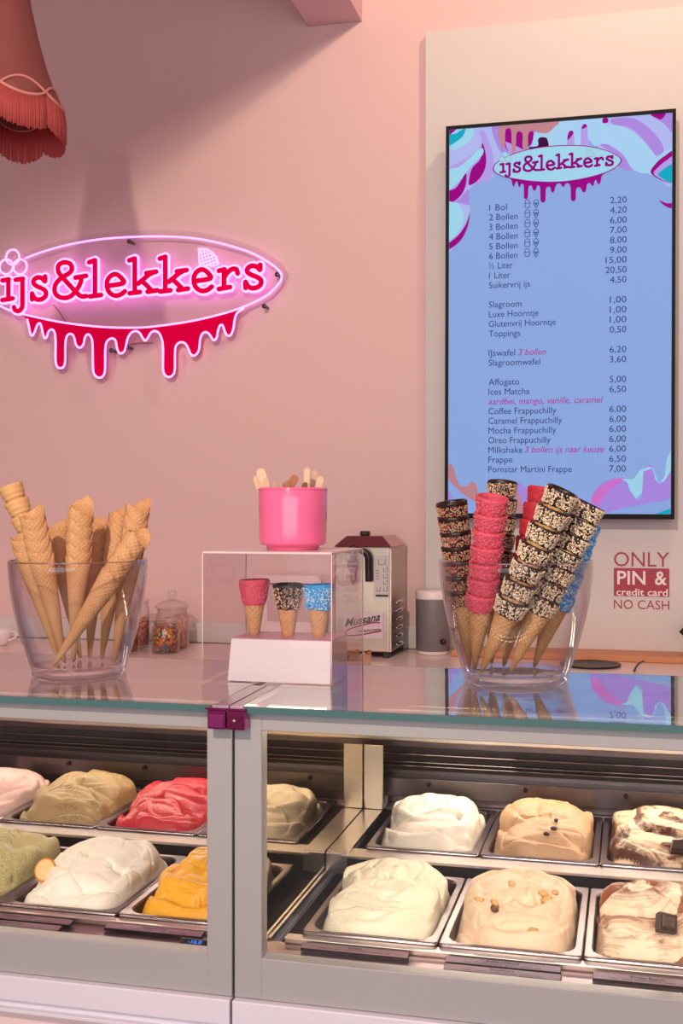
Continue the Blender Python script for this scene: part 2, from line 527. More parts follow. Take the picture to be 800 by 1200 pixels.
# ------------------------------------------------------------------ mesh builder
class MB:
    def __init__(self):
        self.v = []; self.f = []; self.mi = []; self.sm = []
    def add(self, verts, faces, mi=0, smooth=False):
        o = len(self.v)
        self.v += [tuple(p) for p in verts]
        self.f += [tuple(i + o for i in f) for f in faces]
        self.mi += [mi] * len(faces)
        self.sm += [smooth] * len(faces)
    def bm(self, b, mi=0, smooth=False):
        b.verts.index_update()
        self.add([v.co.copy() for v in b.verts], [[v.index for v in f.verts] for f in b.faces], mi, smooth)
        b.free()
    def box(self, a, b, bev=0.0, mi=0, seg=2, mtx=None):
        m = bmesh.new()
        bmesh.ops.create_cube(m, size=1.0)
        c = [(a[i] + b[i]) / 2 for i in range(3)]
        s = [abs(b[i] - a[i]) for i in range(3)]
        for v in m.verts:
            v.co = Vector((c[0] + v.co.x * s[0], c[1] + v.co.y * s[1], c[2] + v.co.z * s[2]))
        if bev > 0:
            bmesh.ops.bevel(m, geom=list(m.edges), offset=min(bev, min(s) * 0.45), segments=seg, affect='EDGES', profile=0.5)
        if mtx is not None:
            m.transform(mtx)
        self.bm(m, mi, False)
    def hexa(self, p, mi=0):
        """eight corners: bottom four counter-clockwise, then top four"""
        self.add(p, [(3, 2, 1, 0), (4, 5, 6, 7), (0, 1, 5, 4), (1, 2, 6, 5), (2, 3, 7, 6), (3, 0, 4, 7)], mi)
    def lathe(self, prof, seg=40, c=(0, 0, 0), mi=0, smooth=True, sx=1.0, sy=1.0, fn=None):
        """closed or open profile of (r, z); fn(r, z, angle, i) may move the point"""
        vs = []; fs = []
        n = len(prof)
        for k in range(seg):
            a = 2 * PI * k / seg
            for i, (r, z) in enumerate(prof):
                if fn:
                    r2, z2 = fn(r, z, a, i)
                else:
                    r2, z2 = r, z
                vs.append((c[0] + r2 * math.cos(a) * sx, c[1] + r2 * math.sin(a) * sy, c[2] + z2))
        for k in range(seg):
            k2 = (k + 1) % seg
            for i in range(n - 1):
                fs.append((k * n + i, k2 * n + i, k2 * n + i + 1, k * n + i + 1))
        self.add(vs, fs, mi, smooth)
    def tube(self, pts, r, seg=8, mi=0, closed=False, cap=True, flat=None):
        pts = [Vector(p) for p in pts]
        n = len(pts)
        rings = []
        up = Vector((0, 0, 1))
        prev = None
        for i in range(n):
            if closed:
                t = pts[(i + 1) % n] - pts[i - 1]
            else:
                t = pts[min(i + 1, n - 1)] - pts[max(i - 1, 0)]
            if t.length < 1e-9:
                t = Vector((1, 0, 0))
            t.normalize()
            ref = prev if prev is not None else (up if abs(t.dot(up)) < 0.9 else Vector((0, 1, 0)))
            s = (ref - t * ref.dot(t))
            if s.length < 1e-6:
                s = t.orthogonal()
            s.normalize()
            prev = s
            w = t.cross(s)
            rr = r[i] if isinstance(r, (list, tuple)) else r
            rings.append([pts[i] + (s * math.cos(2 * PI * k / seg) + w * math.sin(2 * PI * k / seg)) * rr for k in range(seg)])
        vs = [p for rg in rings for p in rg]
        fs = []
        m = n if closed else n - 1
        for i in range(m):
            j = (i + 1) % n
            for k in range(seg):
                k2 = (k + 1) % seg
                fs.append((i * seg + k, i * seg + k2, j * seg + k2, j * seg + k))
        if cap and not closed:
            fs.append(tuple(range(seg))[::-1])
            fs.append(tuple((n - 1) * seg + k for k in range(seg)))
        self.add(vs, fs, mi, True)
    def prism(self, poly, y0, y1, mi=0, holes=()):
        """polygon in X,Z pushed from y0 (near) to y1 (far)"""
        loops = [list(poly)] + [list(h) for h in holes]
        flat = [p for lp in loops for p in lp]
        tris = tessellate_polygon([[Vector((p[0], p[1], 0)) for p in lp] for lp in loops])
        n = len(flat)
        vs = [(p[0], y0, p[1]) for p in flat] + [(p[0], y1, p[1]) for p in flat]
        fs = []
        for a, b, c in tris:
            fs.append((a, b, c)); fs.append((a + n, c + n, b + n))
        o = 0
        for lp in loops:
            k = len(lp)
            for i in range(k):
                j = (i + 1) % k
                fs.append((o + i, o + j, o + j + n, o + i + n))
            o += k
        self.add(vs, fs, mi)
    def slab(self, poly, z0, z1, mi=0, holes=()):
        """polygon in X,Y pushed from z0 to z1"""
        t = MB(); t.prism(poly, z0, z1, mi, holes)
        self.add([(x, z, y) for x, y, z in t.v], t.f, mi)
    def stroke(self, pts, hw, y0, y1, mi=0, seg=14):
        """flat rounded pen stroke in X,Z"""
        P = [Vector((p[0], p[1])) for p in pts]
        for p in P:
            self.prism([(p.x + hw * math.cos(2 * PI * k / seg), p.y + hw * math.sin(2 * PI * k / seg)) for k in range(seg)], y0, y1, mi)
        for a, b in zip(P, P[1:]):
            d = b - a
            if d.length < 1e-6:
                continue
            d.normalize()
            n = Vector((-d.y, d.x)) * hw
            self.prism([a + n, b + n, b - n, a - n], y0, y1, mi)
    def build(self, name, m, parent=None, loc=None, recalc=True, bevel=0):
        me = bpy.data.meshes.new(name)
        off = Vector((0, 0, 0))
        if parent is not None and loc is None:
            p = parent
            while p is not None:
                off += p.location
                p = p.parent
        elif loc is not None:
            off = Vector(loc)
        me.from_pydata([tuple(Vector(p) - off) for p in self.v], [], self.f)
        ms = m if isinstance(m, (list, tuple)) else [m]
        for x in ms:
            me.materials.append(x)
        me.polygons.foreach_set('material_index', self.mi)
        me.polygons.foreach_set('use_smooth', self.sm)
        if recalc:
            b = bmesh.new(); b.from_mesh(me)
            bmesh.ops.recalc_face_normals(b, faces=b.faces)
            b.to_mesh(me); b.free()
        me.update()
        o = bpy.data.objects.new(name, me)
        COL.objects.link(o)
        if parent is not None:
            o.parent = parent
        elif loc is not None:
            o.location = loc
        return o

def tag(o, label=None, cat=None, group=None, kind=None):
    if label: o['label'] = label
    if cat: o['category'] = cat
    if group: o['group'] = group
    if kind: o['kind'] = kind
    return o

def thing(name, loc, label, cat, group=None):
    o = bpy.data.objects.new(name, None)
    o.empty_display_size = 0.05
    COL.objects.link(o)
    o.location = loc
    return tag(o, label, cat, group)

def struct(name, mb, m):
    o = mb.build(name, m)
    o['kind'] = 'structure'
    return o

def copy_tree(o, parent=None):
    c = o.copy()
    COL.objects.link(c)
    c.parent = parent
    for ch in list(o.children):
        copy_tree(ch, c)
    return c

def catmull(pts, n=6, closed=False):
    P = [Vector(p) for p in pts]
    out = []
    m = len(P)
    rng = range(m if closed else m - 1)
    for i in rng:
        if closed:
            a, b, c, d = P[i - 1], P[i], P[(i + 1) % m], P[(i + 2) % m]
        else:
            a, b, c, d = P[max(i - 1, 0)], P[i], P[i + 1], P[min(i + 2, m - 1)]
        for k in range(n):
            t = k / n
            out.append(0.5 * ((2 * b) + (c - a) * t + (2 * a - 5 * b + 4 * c - d) * t * t + (3 * b - 3 * c + d - a) * t ** 3))
    if not closed:
        out.append(P[-1])
    return out

def text_geo(s, shear=0.0, bold=0.0, sx=1.0):
    """flat outline of a line of text: verts (x, y) and faces, cap height about 0.7"""
    c = bpy.data.curves.new('lettering', 'FONT')
    c.body = s
    c.size = 1.0
    c.shear = shear
    c.offset = bold
    c.resolution_u = 3
    o = bpy.data.objects.new('lettering', c)
    COL.objects.link(o)
    dg = bpy.context.evaluated_depsgraph_get()
    dg.update()
    me = bpy.data.meshes.new_from_object(o.evaluated_get(dg))
    vs = [(v.co.x * sx, v.co.y) for v in me.vertices]
    fs = [tuple(p.vertices) for p in me.polygons]
    bpy.data.objects.remove(o)
    bpy.data.curves.remove(c)
    bpy.data.meshes.remove(me)
    return vs, fs

def put_text(mb, s, org, ex, ez, height, width=None, align='L', mi=0, shear=0.0, bold=0.0, lift=None):
    """text on a plane: org = baseline start (or end), ex / ez unit axes, height = cap height"""
    vs, fs = text_geo(s, shear, bold)
    if not vs:
        return 0
    x0 = min(v[0] for v in vs); x1 = max(v[0] for v in vs)
    k = height / 0.70
    kx = k if width is None else width / (x1 - x0)
    sh = {'L': -x0, 'R': -x1, 'C': -(x0 + x1) / 2}[align]
    org = Vector(org)
    mb.add([org + ex * ((v[0] + sh) * kx) + ez * (v[1] * k) for v in vs], fs, mi)
    return (x1 - x0) * kx

def rrect(x0, x1, y0, y1, r, n=6):
    pts = []
    for cx, cy, a0 in ((x1 - r, y1 - r, 0), (x0 + r, y1 - r, 90), (x0 + r, y0 + r, 180), (x1 - r, y0 + r, 270)):
        for k in range(n + 1):
            a = math.radians(a0 + 90 * k / n)
            pts.append((cx + r * math.cos(a), cy + r * math.sin(a)))
    return pts

# ------------------------------------------------------------------ the room
YW = 4.08
YP = 4.05
XL, XR, YF, ZC = -3.6, 2.6, -3.1, 4.25
b = MB(); b.box((XL - 0.2, YF - 0.2, -0.1), (XR + 0.2, YW + 0.2, 0.0)); struct('floor', b, M['floor'])
b = MB(); b.box((XL - 0.2, YF - 0.2, ZC), (XR + 0.2, YW + 0.2, ZC + 0.15)); struct('ceiling', b, M['ceiling'])
b = MB(); b.box((XL - 0.2, YW, 0), (XR + 0.2, YW + 0.15, ZC)); struct('wall_back', b, M['wall_pink'])
b = MB(); b.box((XL - 0.2, YF, 0), (XL, YW, ZC)); struct('wall_left', b, M['wall_pink'])
b = MB(); b.box((XR, YF, 0), (XR + 0.2, YW, ZC)); struct('wall_right', b, M['wall_pink'])
b = MB()   # shop front: low wall, lintel and piers round one wide opening
b.box((XL - 0.2, YF - 0.2, 0), (XR + 0.2, YF, 0.45))
b.box((XL - 0.2, YF - 0.2, 3.25), (XR + 0.2, YF, ZC))
b.box((XL - 0.2, YF - 0.2, 0.45), (XL + 0.6, YF, 3.25))
b.box((XR - 0.4, YF - 0.2, 0.45), (XR + 0.2, YF, 3.25))
struct('wall_front', b, M['wall_pink'])
b = MB()
for x in (XL + 0.6, -1.25, -0.2, 0.85, XR - 0.46):
    b.box((x, YF - 0.13, 0.45), (x + 0.06, YF - 0.07, 3.25))
for z in (0.45, 2.45, 3.19):
    b.box((XL + 0.6, YF - 0.13, z), (XR - 0.4, YF - 0.07, z + 0.06))
struct('window_1', b, M['dark'])

# white board behind the menu
pl = at(498, 38, YP)
b = MB(); b.box((pl.x, YP, 0.9), (XR - 0.002, YW, pl.z), bev=0.002); struct('trim_1', b, M['white_panel'])
# ceiling beam running out from the back wall
bl = at(362, 28, YW); br = at(424, 25, YW)
b = MB(); b.box((bl.x, YF + 0.001, br.z), (br.x, YW - 0.001, ZC - 0.001)); struct('trim_2', b, M['ceiling'])
# ------------------------------------------------------------------ serving counter
ZG0, YG0, YG1, TILT = 1.224, 1.735, 2.20, 0.0152
def zg(y):
    return ZG0 + TILT * (y - YG0)
YFR = 1.75                     # front face of the cabinets
XS = -0.617                    # joint between the two cabinets
X_LEFT, X_RIGHT = -1.95, 0.80

def cabinet(x0, x1, stile_l, stile_r, label, glass_side):
    t = thing('ice_cream_display_case', ((x0 + x1) / 2, 2.2, 0), label, 'display case', 'ice cream display cases')
    g = MB()
    ZT, ZB, Z0 = 1.212, 0.754, 0.82
    OT = 1.184
    d = 0.03
    # frame: stiles, top rail, bottom rail as one face frame
    g.box((x0, YFR, ZB), (x0 + stile_l, YFR + d, ZT), 0.002)
    g.box((x1 - stile_r, YFR, ZB), (x1, YFR + d, ZT), 0.002)
    g.box((x0 + stile_l - 0.001, YFR + 0.0006, OT), (x1 - stile_r + 0.001, YFR + d, ZT), 0.0015)
    g.box((x0 + stile_l - 0.001, YFR + 0.0006, ZB), (x1 - stile_r + 0.001, YFR + d, Z0), 0.0015)
    g.build('front_frame', M['frame_grey'], t)
    g = MB(); g.box((x0 + stile_l - 0.004, YFR + 0.012, Z0 - 0.004), (x1 - stile_r + 0.004, YFR + 0.018, OT + 0.004))
    g.build('front_pane', M['glass_pane'], t)
    # lower body with a stepped fascia
    g = MB()
    g.box((x0, YFR - 0.012, 0.712), (x1, 2.72, ZB - 0.001), 0.002, 0)
    g.box((x0, YFR - 0.004, 0.698), (x1, 2.71, 0.712), 0.0, 0)
    g.box((x0, YFR - 0.016, 0.694), (x1, 2.71, 0.700), 0.001, 0)
    g.box((x0, YFR + 0.004, 0.12), (x1, 2.70, 0.694), 0.0, 1)
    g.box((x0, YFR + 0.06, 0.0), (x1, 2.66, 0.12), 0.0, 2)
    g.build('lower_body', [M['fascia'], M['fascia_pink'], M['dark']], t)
    # sloping steel tub: sill, floor, rear wall
    g = MB()
    g.box((x0 + 0.012, YFR + d, 0.78), (x1 - 0.012, 1.868, 0.804), 0.0, 0)
    g.build('sill', M['steel_sill'], t)
    g = MB()
    g.box((x0 + 0.012, 1.868, ZB), (x1 - 0.012, 2.70, 0.765), 0.0, 0)
    g.build('tub_floor', M['dark'], t)
    g = MB()
    g.box((x0, 2.69, ZB), (x1, 2.72, 0.985), 0.0, 0)
    g.box((x0, 2.66, 0.862), (x1, 2.69, 0.905), 0.002, 0)
    g.box((x0, 2.645, 0.905), (x1, 2.69, 0.9075), 0.001, 0)
    g.build('rear_panel', M['steel_dark'], t)
    g = MB()
    g.box((x0, 2.685, 0.985), (x1, 2.72, 1.09), 0.003, 0)
    g.box((x0, 2.55, 1.085), (x1, 2.72, 1.095), 0.002, 0)
    g.build('rear_cap', M['steel_warm'], t)
    g = MB()
    g.box((x0 + 0.02, 2.684, 0.918), (x1 - 0.02, 2.694, 0.972), 0.0, 0)
    g.build('air_slot', M['gap'], t)
    for z in (0.930, 0.939, 0.957):
        g = MB()
        g.box((x0 + 0.02, 2.668, z), (x1 - 0.02, 2.683, z + 0.0028), 0.001)
        g.build('slot_bar', M['steel_dark'], t)
    for k in range(6):
        g = MB()
        xx = x0 + 0.16 + k * (x1 - x0 - 0.3) / 5
        g.tube([(xx, 2.652, 0.893), (xx, 2.66, 0.893)], 0.005, 10)
        g.build('rear_screw', M['dark'], t)
    # stepped rails that carry the pans
    g = MB()
    g.box((x0 + 0.05, 1.866, 0.786), (x1 - 0.03, 1.882, 0.812), 0.002)
    g.box((x0 + 0.05, 1.862, 0.806), (x1 - 0.03, 1.884, 0.8135), 0.001)
    g.build('front_rail', M['steel_warm'], t)
    g = MB()
    g.box((x0 + 0.05, 2.252, 0.832), (x1 - 0.03, 2.306, 0.8385), 0.001)
    g.box((x0 + 0.05, 2.290, 0.80), (x1 - 0.03, 2.306, 0.833), 0.001)
    g.build('middle_rail', M['steel'], t)
    g = MB()
    g.box((x0 + 0.05, 2.262, 0.78), (x1 - 0.03, 2.30, 0.831), 0.0)
    g.build('middle_riser', M['dark'], t)
    g = MB()
    g.box((x0 + 0.03, 2.641, 0.832), (x1 - 0.03, 2.684, 0.8385), 0.001)
    g.build('rear_rail', M['steel'], t)
    # glass end facing the neighbour, with its stepped bracket and post
    xs = x0 + 0.010 if glass_side == 'L' else x1 - 0.016
    g = MB(); g.box((xs, YFR + d + 0.001, 0.80), (xs + 0.006, 2.684, 1.20))
    g.build('end_pane', M['glass_side'], t)
    bw = 0.045 if glass_side == 'L' else 0.010
    xb = xs + 0.0075 if glass_side == 'L' else xs - 0.0015 - bw
    g = MB()
    g.box((xb, 2.60, 0.86), (xb + bw, 2.606, 0.99), 0.001)
    g.box((xb, 2.600, 0.842), (xb + bw, 2.66, 0.862), 0.002)
    g.build('end_post', M['steel_warm'], t)
    g = MB()
    g.box((xb, 1.87, 0.800), (xb + 0.006, 2.27, 0.808), 0.001)
    g.box((xb, 2.255, 0.800), (xb + bw, 2.262, 0.840), 0.001)
    g.box((xb, 2.262, 0.834), (xb + bw, 2.60, 0.842), 0.001)
    g.build('end_bracket', M['steel'], t)
    # light strip under the front rail
    g = MB(); g.box((x0 + 0.06, YFR + d + 0.004, 1.190), (x1 - 0.06, YFR + d + 0.020, 1.206), 0.002)
    g.build('light_strip', M['strip'], t)
    # glass top
    def top_slab(mb, xa, xb_, ya, yb, th, mi=0):
        mb.hexa([(xa, ya, zg(ya) - th), (xb_, ya, zg(ya) - th), (xb_, yb, zg(yb) - th), (xa, yb, zg(yb) - th),
                 (xa, ya, zg(ya)), (xb_, ya, zg(ya)), (xb_, yb, zg(yb)), (xa, yb, zg(yb))], mi)
    xa = x0 + (0.020 if glass_side == 'L' else 0.0)
    xb2 = x1 - (0.030 if glass_side == 'R' else 0.0)
    g = MB(); top_slab(g, xa, xb2, YG0 + 0.004, YG1 - 0.004, 0.0105)
    gt = g.build('glass_top', M['glass_top'], t)
    g = MB(); top_slab(g, xa, xb2, YG0, YG0 + 0.0035, 0.0110)
    g.build('front_edge', M['glass_edge'], gt)
    g = MB(); top_slab(g, xa, xb2, YG1 - 0.0035, YG1, 0.0110)
    g.build('rear_edge', M['glass_edge'], gt)
    # daylight strip lamp of the case
    ld = bpy.data.lights.new('case_lamp', 'AREA')
    ld.shape = 'RECTANGLE'; ld.size = (x1 - x0) - 0.2; ld.size_y = 0.02
    dim = 0.6 if glass_side == 'R' else 1.0        # the left case's strips are the dimmer ones
    ld.energy = dim * CASE_E * 0.62 * ((x1 - x0) - 0.2)
    ld.color = (1.0, 0.80, 0.60)
    lo = bpy.data.objects.new('case_lamp', ld); COL.objects.link(lo)
    lo.parent = t
    lo.location = Vector(((x0 + x1) / 2, YFR + d + 0.024, 1.182)) - t.location
    lo.rotation_euler = (Vector((0, 0.42, -0.36))).to_track_quat('-Z', 'Y').to_euler()
    # second, unseen strip under the rear cap, added to brighten the rear row
    g = MB(); g.box((x0 + 0.06, 2.575, 1.076), (x1 - 0.06, 2.60, 1.0845), 0.001)
    g.build('light_strip', M['strip'], t)
    rear_fill_data = bpy.data.lights.new('case_lamp', 'AREA')  # added lamp, back-lights the ice cream folds for relief
    rear_fill_data.shape = 'RECTANGLE'; rear_fill_data.size = (x1 - x0) - 0.2; rear_fill_data.size_y = 0.02
    rear_fill_data.energy = dim * CASE_E * 1.35 * ((x1 - x0) - 0.2)
    rear_fill_data.color = (1.0, 0.80, 0.60)
    rear_fill = bpy.data.objects.new('case_lamp', rear_fill_data); COL.objects.link(rear_fill)
    rear_fill.parent = t
    rear_fill.location = Vector(((x0 + x1) / 2, 2.585, 1.070)) - t.location
    rear_fill.rotation_euler = (Vector((0, -0.30, -0.25))).to_track_quat('-Z', 'Y').to_euler()
    return t

CASE_E = 3.0
M['strip'] = glow('warm light strip', (1.0, 0.86, 0.70, 1), 2.0)
case_l = cabinet(X_LEFT, XS - 0.004, 0.046, 0.043, 'left grey ice cream display case with the red and yellow ice creams', 'R')
case_r = cabinet(XS, X_RIGHT, 0.046, 0.046, 'right grey ice cream display case under the bowl of dipped cones', 'L')

# joint strip on top and chrome clips with purple reflections painted in at the front corner
t = thing('joint_strip', (XS, 1.9, zg(1.9)), 'grey metal strip covering the joint between the two glass tops', 'metal strip')
g = MB()
def strip(xa, xb_, ya, yb, lo, hi, mi=0):
    g.hexa([(xa, ya, zg(ya) + lo), (xb_, ya, zg(ya) + lo), (xb_, yb, zg(yb) + lo), (xa, yb, zg(yb) + lo),
            (xa, ya, zg(ya) + hi), (xb_, ya, zg(ya) + hi), (xb_, yb, zg(yb) + hi), (xa, yb, zg(yb) + hi)], mi)
strip(XS - 0.030, XS + 0.0165, YG0 - 0.002, 1.925, -0.010, 0.0006)
g.build('plate', M['steel'], t)
g = MB(); strip(XS - 0.0035, XS - 0.0015, YG0 - 0.003, 1.925, -0.009, 0.0010)
g.build('seam', M['dark'], t)
for xa, lab in ((XS - 0.036, 'left chrome corner clip with painted purple reflection and a bright pink face'), (XS + 0.0005 - 0.004, 'right chrome corner clip with painted purple reflection and a dark speckled face')):
    t = thing('corner_clip', (xa + 0.014, YG0 - 0.01, 1.19), lab, 'clip', 'chrome clips at the front joint')
    g = MB(); g.box((xa, YG0 - 0.012, 1.188), (xa + 0.0305, YG0 + 0.012, 1.218), 0.002)
    bd = g.build('body', M['chrome_purple_refl'], t)
    g = MB(); g.box((xa + 0.003, YG0 - 0.0135, 1.191), (xa + 0.0275, YG0 - 0.0120, 1.212), 0.0006)
    g.build('face_plate', M['clip_pink_refl'] if lab.startswith('left') else M['clip_dark'], t)
    g = MB(); g.box((xa - 0.003, YG0 - 0.014, 1.2185), (xa + 0.0305, YG0 - 0.003, 1.2225), 0.001)
    g.build('top_flange', M['chrome_purple_refl'], t)
    if not lab.startswith('left'):
        g = MB(); g.tube([(xa + 0.013, YG0 - 0.0150, 1.203), (xa + 0.013, YG0 - 0.0135, 1.203)], 0.003, 12)
        g.build('screw', M['chrome'], t)
# ------------------------------------------------------------------ pans and ice cream
def make_pan(w, d, label):
    t = thing('ice_cream_pan', (0, 0, 0), label, 'pan', 'steel pans in the display cases')
    W, D_ = w / 2, d / 2
    rim = 0.0105
    loops = [
        (rrect(-W, W, -D_, D_, 0.006, 4), -0.006),
        (rrect(-W, W, -D_, D_, 0.006, 4), -0.0005),
        (rrect(-W + 0.001, W - 0.001, -D_ + 0.001, D_ - 0.001, 0.006, 4), 0.0),
        (rrect(-W + rim, W - rim, -D_ + rim, D_ - rim, 0.032, 4), -0.0008),
        (rrect(-W + rim + 0.002, W - rim - 0.002, -D_ + rim + 0.002, D_ - rim - 0.002, 0.031, 4), -0.004),
        (rrect(-W + rim + 0.004, W - rim - 0.004, -D_ + rim + 0.004, D_ - rim - 0.004, 0.030, 4), -0.035),
        (rrect(-W + rim + 0.010, W - rim - 0.010, -D_ + rim + 0.010, D_ - rim - 0.010, 0.028, 4), -0.040),
    ]
    n = len(loops[0][0])
    vs = [(x, y, z) for lp, z in loops for x, y in lp]
    fs = []
    for i in range(len(loops) - 1):
        for k in range(n):
            k2 = (k + 1) % n
            fs.append((i * n + k, i * n + k2, (i + 1) * n + k2, (i + 1) * n + k))
    fs.append(tuple((len(loops) - 1) * n + k for k in range(n)))
    g = MB(); g.add(vs, fs, 0, False)
    g.build('shell', M['pan'], t)
    g = MB()
    g.tube([(x, y, -0.0035) for x, y in rrect(-W + 0.0012, W - 0.0012, -D_ + 0.0012, D_ - 0.0012, 0.005, 3)], 0.0022, 6, closed=True)
    g.build('rolled_rim', M['chrome'], t)
    return t

def gelato(name, m, c, w, d, seed, H, lobes, label, warp=0.010, smooth=0.004, streak=0.0005, fold=1.0, lean=0.0, swirl=(0.060, 0.029)):
    """a heaped tub of gelato as one relief: a low heap with folded scoops pushed into each other
    lobes: (cx, cy, ru, rv, rot_deg, height, tilt) in shares of the half width / depth"""
    rng = np.random.RandomState(seed)
    a, bb = w / 2 - 0.0142, d / 2 - 0.0150
    nx, ny = 84, 112
    gx = np.linspace(-a, a, nx); gy = np.linspace(-bb, bb, ny)
    X, Y = np.meshgrid(gx, gy)
    def noise(x, y, f, k=5):
        o = 0
        for i in range(k):
            th = rng.rand() * 2 * PI
            ff = f * (0.6 + 0.9 * rng.rand())
            o = o + np.sin(ff * (x * math.cos(th) + y * math.sin(th)) + rng.rand() * 6.28)
        return o / k
    wx = X + warp * noise(X, Y, 40) + warp * 0.4 * noise(X, Y, 110)
    wy = Y + warp * noise(X, Y, 40) + warp * 0.4 * noise(X, Y, 110)
    e = 1 - (np.abs(X / a) ** 5 + np.abs(Y / bb) ** 5) - 0.02 - 0.14 * noise(X, Y, 45)
    yy = (wy - 0.22 * bb) / (1.22 * bb)
    r2 = np.abs(wx / a) ** 2.6 * 0.75 + np.abs(np.where(yy > 0, yy * 1.45, yy)) ** 2 * 0.95
    dome = 0.003 + H * 1.05 * np.clip(1 - r2, 0, 1) ** 1.1
    # folded sheets: a spiral saw-tooth round an off-centre point
    cx0, cy0 = rng.uniform(-0.35, 0.35) * a, rng.uniform(-0.2, 0.45) * bb
    rr = np.hypot((wx - cx0) * 1.15, (wy - cy0) * 0.80); tt = np.arctan2(wy - cy0, wx - cx0)
    hand = 1 if rng.rand() > 0.5 else -1
    lam = swirl[0]
    s = rr / lam + hand * tt / (2 * PI) + rng.rand() + 0.30 * noise(X, Y, 28) + 0.10 * noise(X, Y, 70)
    if rng.rand() > 0.5: s = -s
    f = s - np.floor(s)
    fs_ = f ** 1.5                                   # rolls lean to one side
    roll = np.abs(np.sin(PI * fs_)) ** 0.65          # round backs, sharp creases
    s2 = rr * 1.3 / lam - hand * tt / PI + rng.rand() + 0.4 * noise(X, Y, 40)
    roll2 = np.abs(np.sin(PI * s2)) ** 0.7
    env = np.clip(dome / (H * 0.45), 0.65, 1)
    h = 0.86 * dome + env * (swirl[1] * (roll - 0.4) + 0.35 * swirl[1] * (roll2 - 0.5))
    for (cx, cy, ru, rv, rot, hh, tilt) in lobes:
        r = math.radians(rot)
        ru, rv = ru * 0.80, rv * 0.62
        dx, dy = wx - cx * a, wy - cy * bb
        u = dx * math.cos(r) + dy * math.sin(r)
        v = -dx * math.sin(r) + dy * math.cos(r)
        v2 = v + fold * 4.0 * u * u               # bent into a crescent
        q = (u / ru) ** 2 + (v2 / rv) ** 2
        cap = np.clip(1 - q, 0, 1)
        side = np.clip(v2 / rv, -1, 1)
        lob = 0.92 * dome + env * (0.004 + 0.013 * hh * (cap ** 0.6) * (1 + tilt * 0.9 * side))
        lob = lob + env * 0.0022 * np.abs(np.sin(v2 / rv * 3.3 + 1.5 * noise(X, Y, 40)))
        w = np.clip((1.0 - q) / 0.06, 0, 1)
        h = np.where(lob > h, h + (lob - h) * w, h)
        h = h - 0.0060 * np.exp(-((q - 1.05) / 0.05) ** 2) * env
    h = h + 0.0035 * noise(X, Y, 42) + 0.0013 * noise(X, Y, 90) + 0.0005 * noise(X, Y, 300)
    lim = np.clip(e * 2.2, 0, 1) ** 0.5
    h = -0.022 + (h + 0.022) * lim
    zs = h
    # overhang: push the heap outward a little with height
    px = X * (1 + 0.07 * np.clip((h - 0.008) / 0.02, 0, 1)); py = Y + lean * np.clip(h, 0, 1)
    inside = np.abs(X / a) ** 5 + np.abs(Y / bb) ** 5 <= 1.08
    vs = []; idx = -np.ones((ny, nx), int)
    for j in range(ny):
        for i in range(nx):
            if inside[j, i]:
                idx[j, i] = len(vs)
                vs.append((c[0] + px[j, i], c[1] + py[j, i], c[2] + zs[j, i]))
    fs = []
    for j in range(ny - 1):
        for i in range(nx - 1):
            q = (idx[j, i], idx[j, i + 1], idx[j + 1, i + 1], idx[j + 1, i])
            if min(q) >= 0:
                fs.append(q)
    g = MB(); g.add(vs, fs, 0, True)
    o = g.build(name, m, None, c, recalc=False)
    at_ = o.data.attributes.new('fold', 'FLOAT', 'POINT')
    at_.data.foreach_set('value', [float(f[j, i]) for j in range(ny) for i in range(nx) if inside[j, i]])
    tag(o, label, 'ice cream', 'tubs of ice cream')
    def height(sx, sy):
        i = int(round((sx * 0.5 + 0.5) * (nx - 1))); j = int(round((sy * 0.5 + 0.5) * (ny - 1)))
        z = float(zs[j, i])
        i2, j2 = min(i + 2, nx - 1), min(j + 2, ny - 1)
        nrm = Vector((-(zs[j, i2] - zs[j, i]) / max(gx[i2] - gx[i], 1e-4), -(zs[j2, i] - zs[j, i]) / max(gy[j2] - gy[j], 1e-4), 1)).normalized()
        return Vector((c[0] + px[j, i], c[1] + py[j, i], c[2] + z)), nrm
    height.c = c; height.a = a; height.b = bb
    return o, height

ZF, ZR = 0.8200, 0.8450
PITCH = 0.235
PW, PD_ = 0.231, 0.345
YFc, YRc = 1.884 + PD_ / 2, 2.304 + PD_ / 2
c_coco = rgb(250, 240, 222)
M['g_white'] = gel_mat('white ice cream', rgb(246, 238, 224))
M['g_cream'] = gel_mat('ivory ice cream', rgb(250, 240, 214), bump=0.35)
M['g_coffee'] = gel_mat('pale coffee ice cream', rgb(206, 166, 128), var=0.05)
M['g_hazel'] = gel_mat('beige hazelnut ice cream', rgb(236, 208, 176), var=0.04)
M['g_red'] = gel_mat('strawberry red sorbet', rgb(220, 56, 74), 0.35, 0.06, bump=0.3)
M['g_yellow'] = gel_mat('mango yellow sorbet', rgb(246, 176, 34), 0.4, 0.05, bump=0.3)
M['g_straw'] = gel_mat('straw yellow ice cream', rgb(238, 198, 120), 0.42, 0.05)
M['g_rose'] = gel_mat('pale rose ice cream', rgb(226, 192, 186), 0.5, 0.05)
M['g_pist'] = speck_mat('pistachio ice cream', rgb(186, 158, 112), rgb(110, 104, 36), 330, 0.30, 0.52)
M['g_pist2'] = speck_mat('green pistachio ice cream', rgb(190, 178, 128), rgb(108, 110, 40), 330, 0.30, 0.50)
M['g_choc'] = swirl_mat('cream ice cream with chocolate ribbons', rgb(232, 204, 172), rgb(92, 48, 28), 0.52, 24.0, 12.0)
M['g_bueno'] = swirl_mat('cream ice cream with cocoa streaks', rgb(238, 216, 186), rgb(142, 84, 54), 0.60, 16.0, 16.0, sharp=0.2)

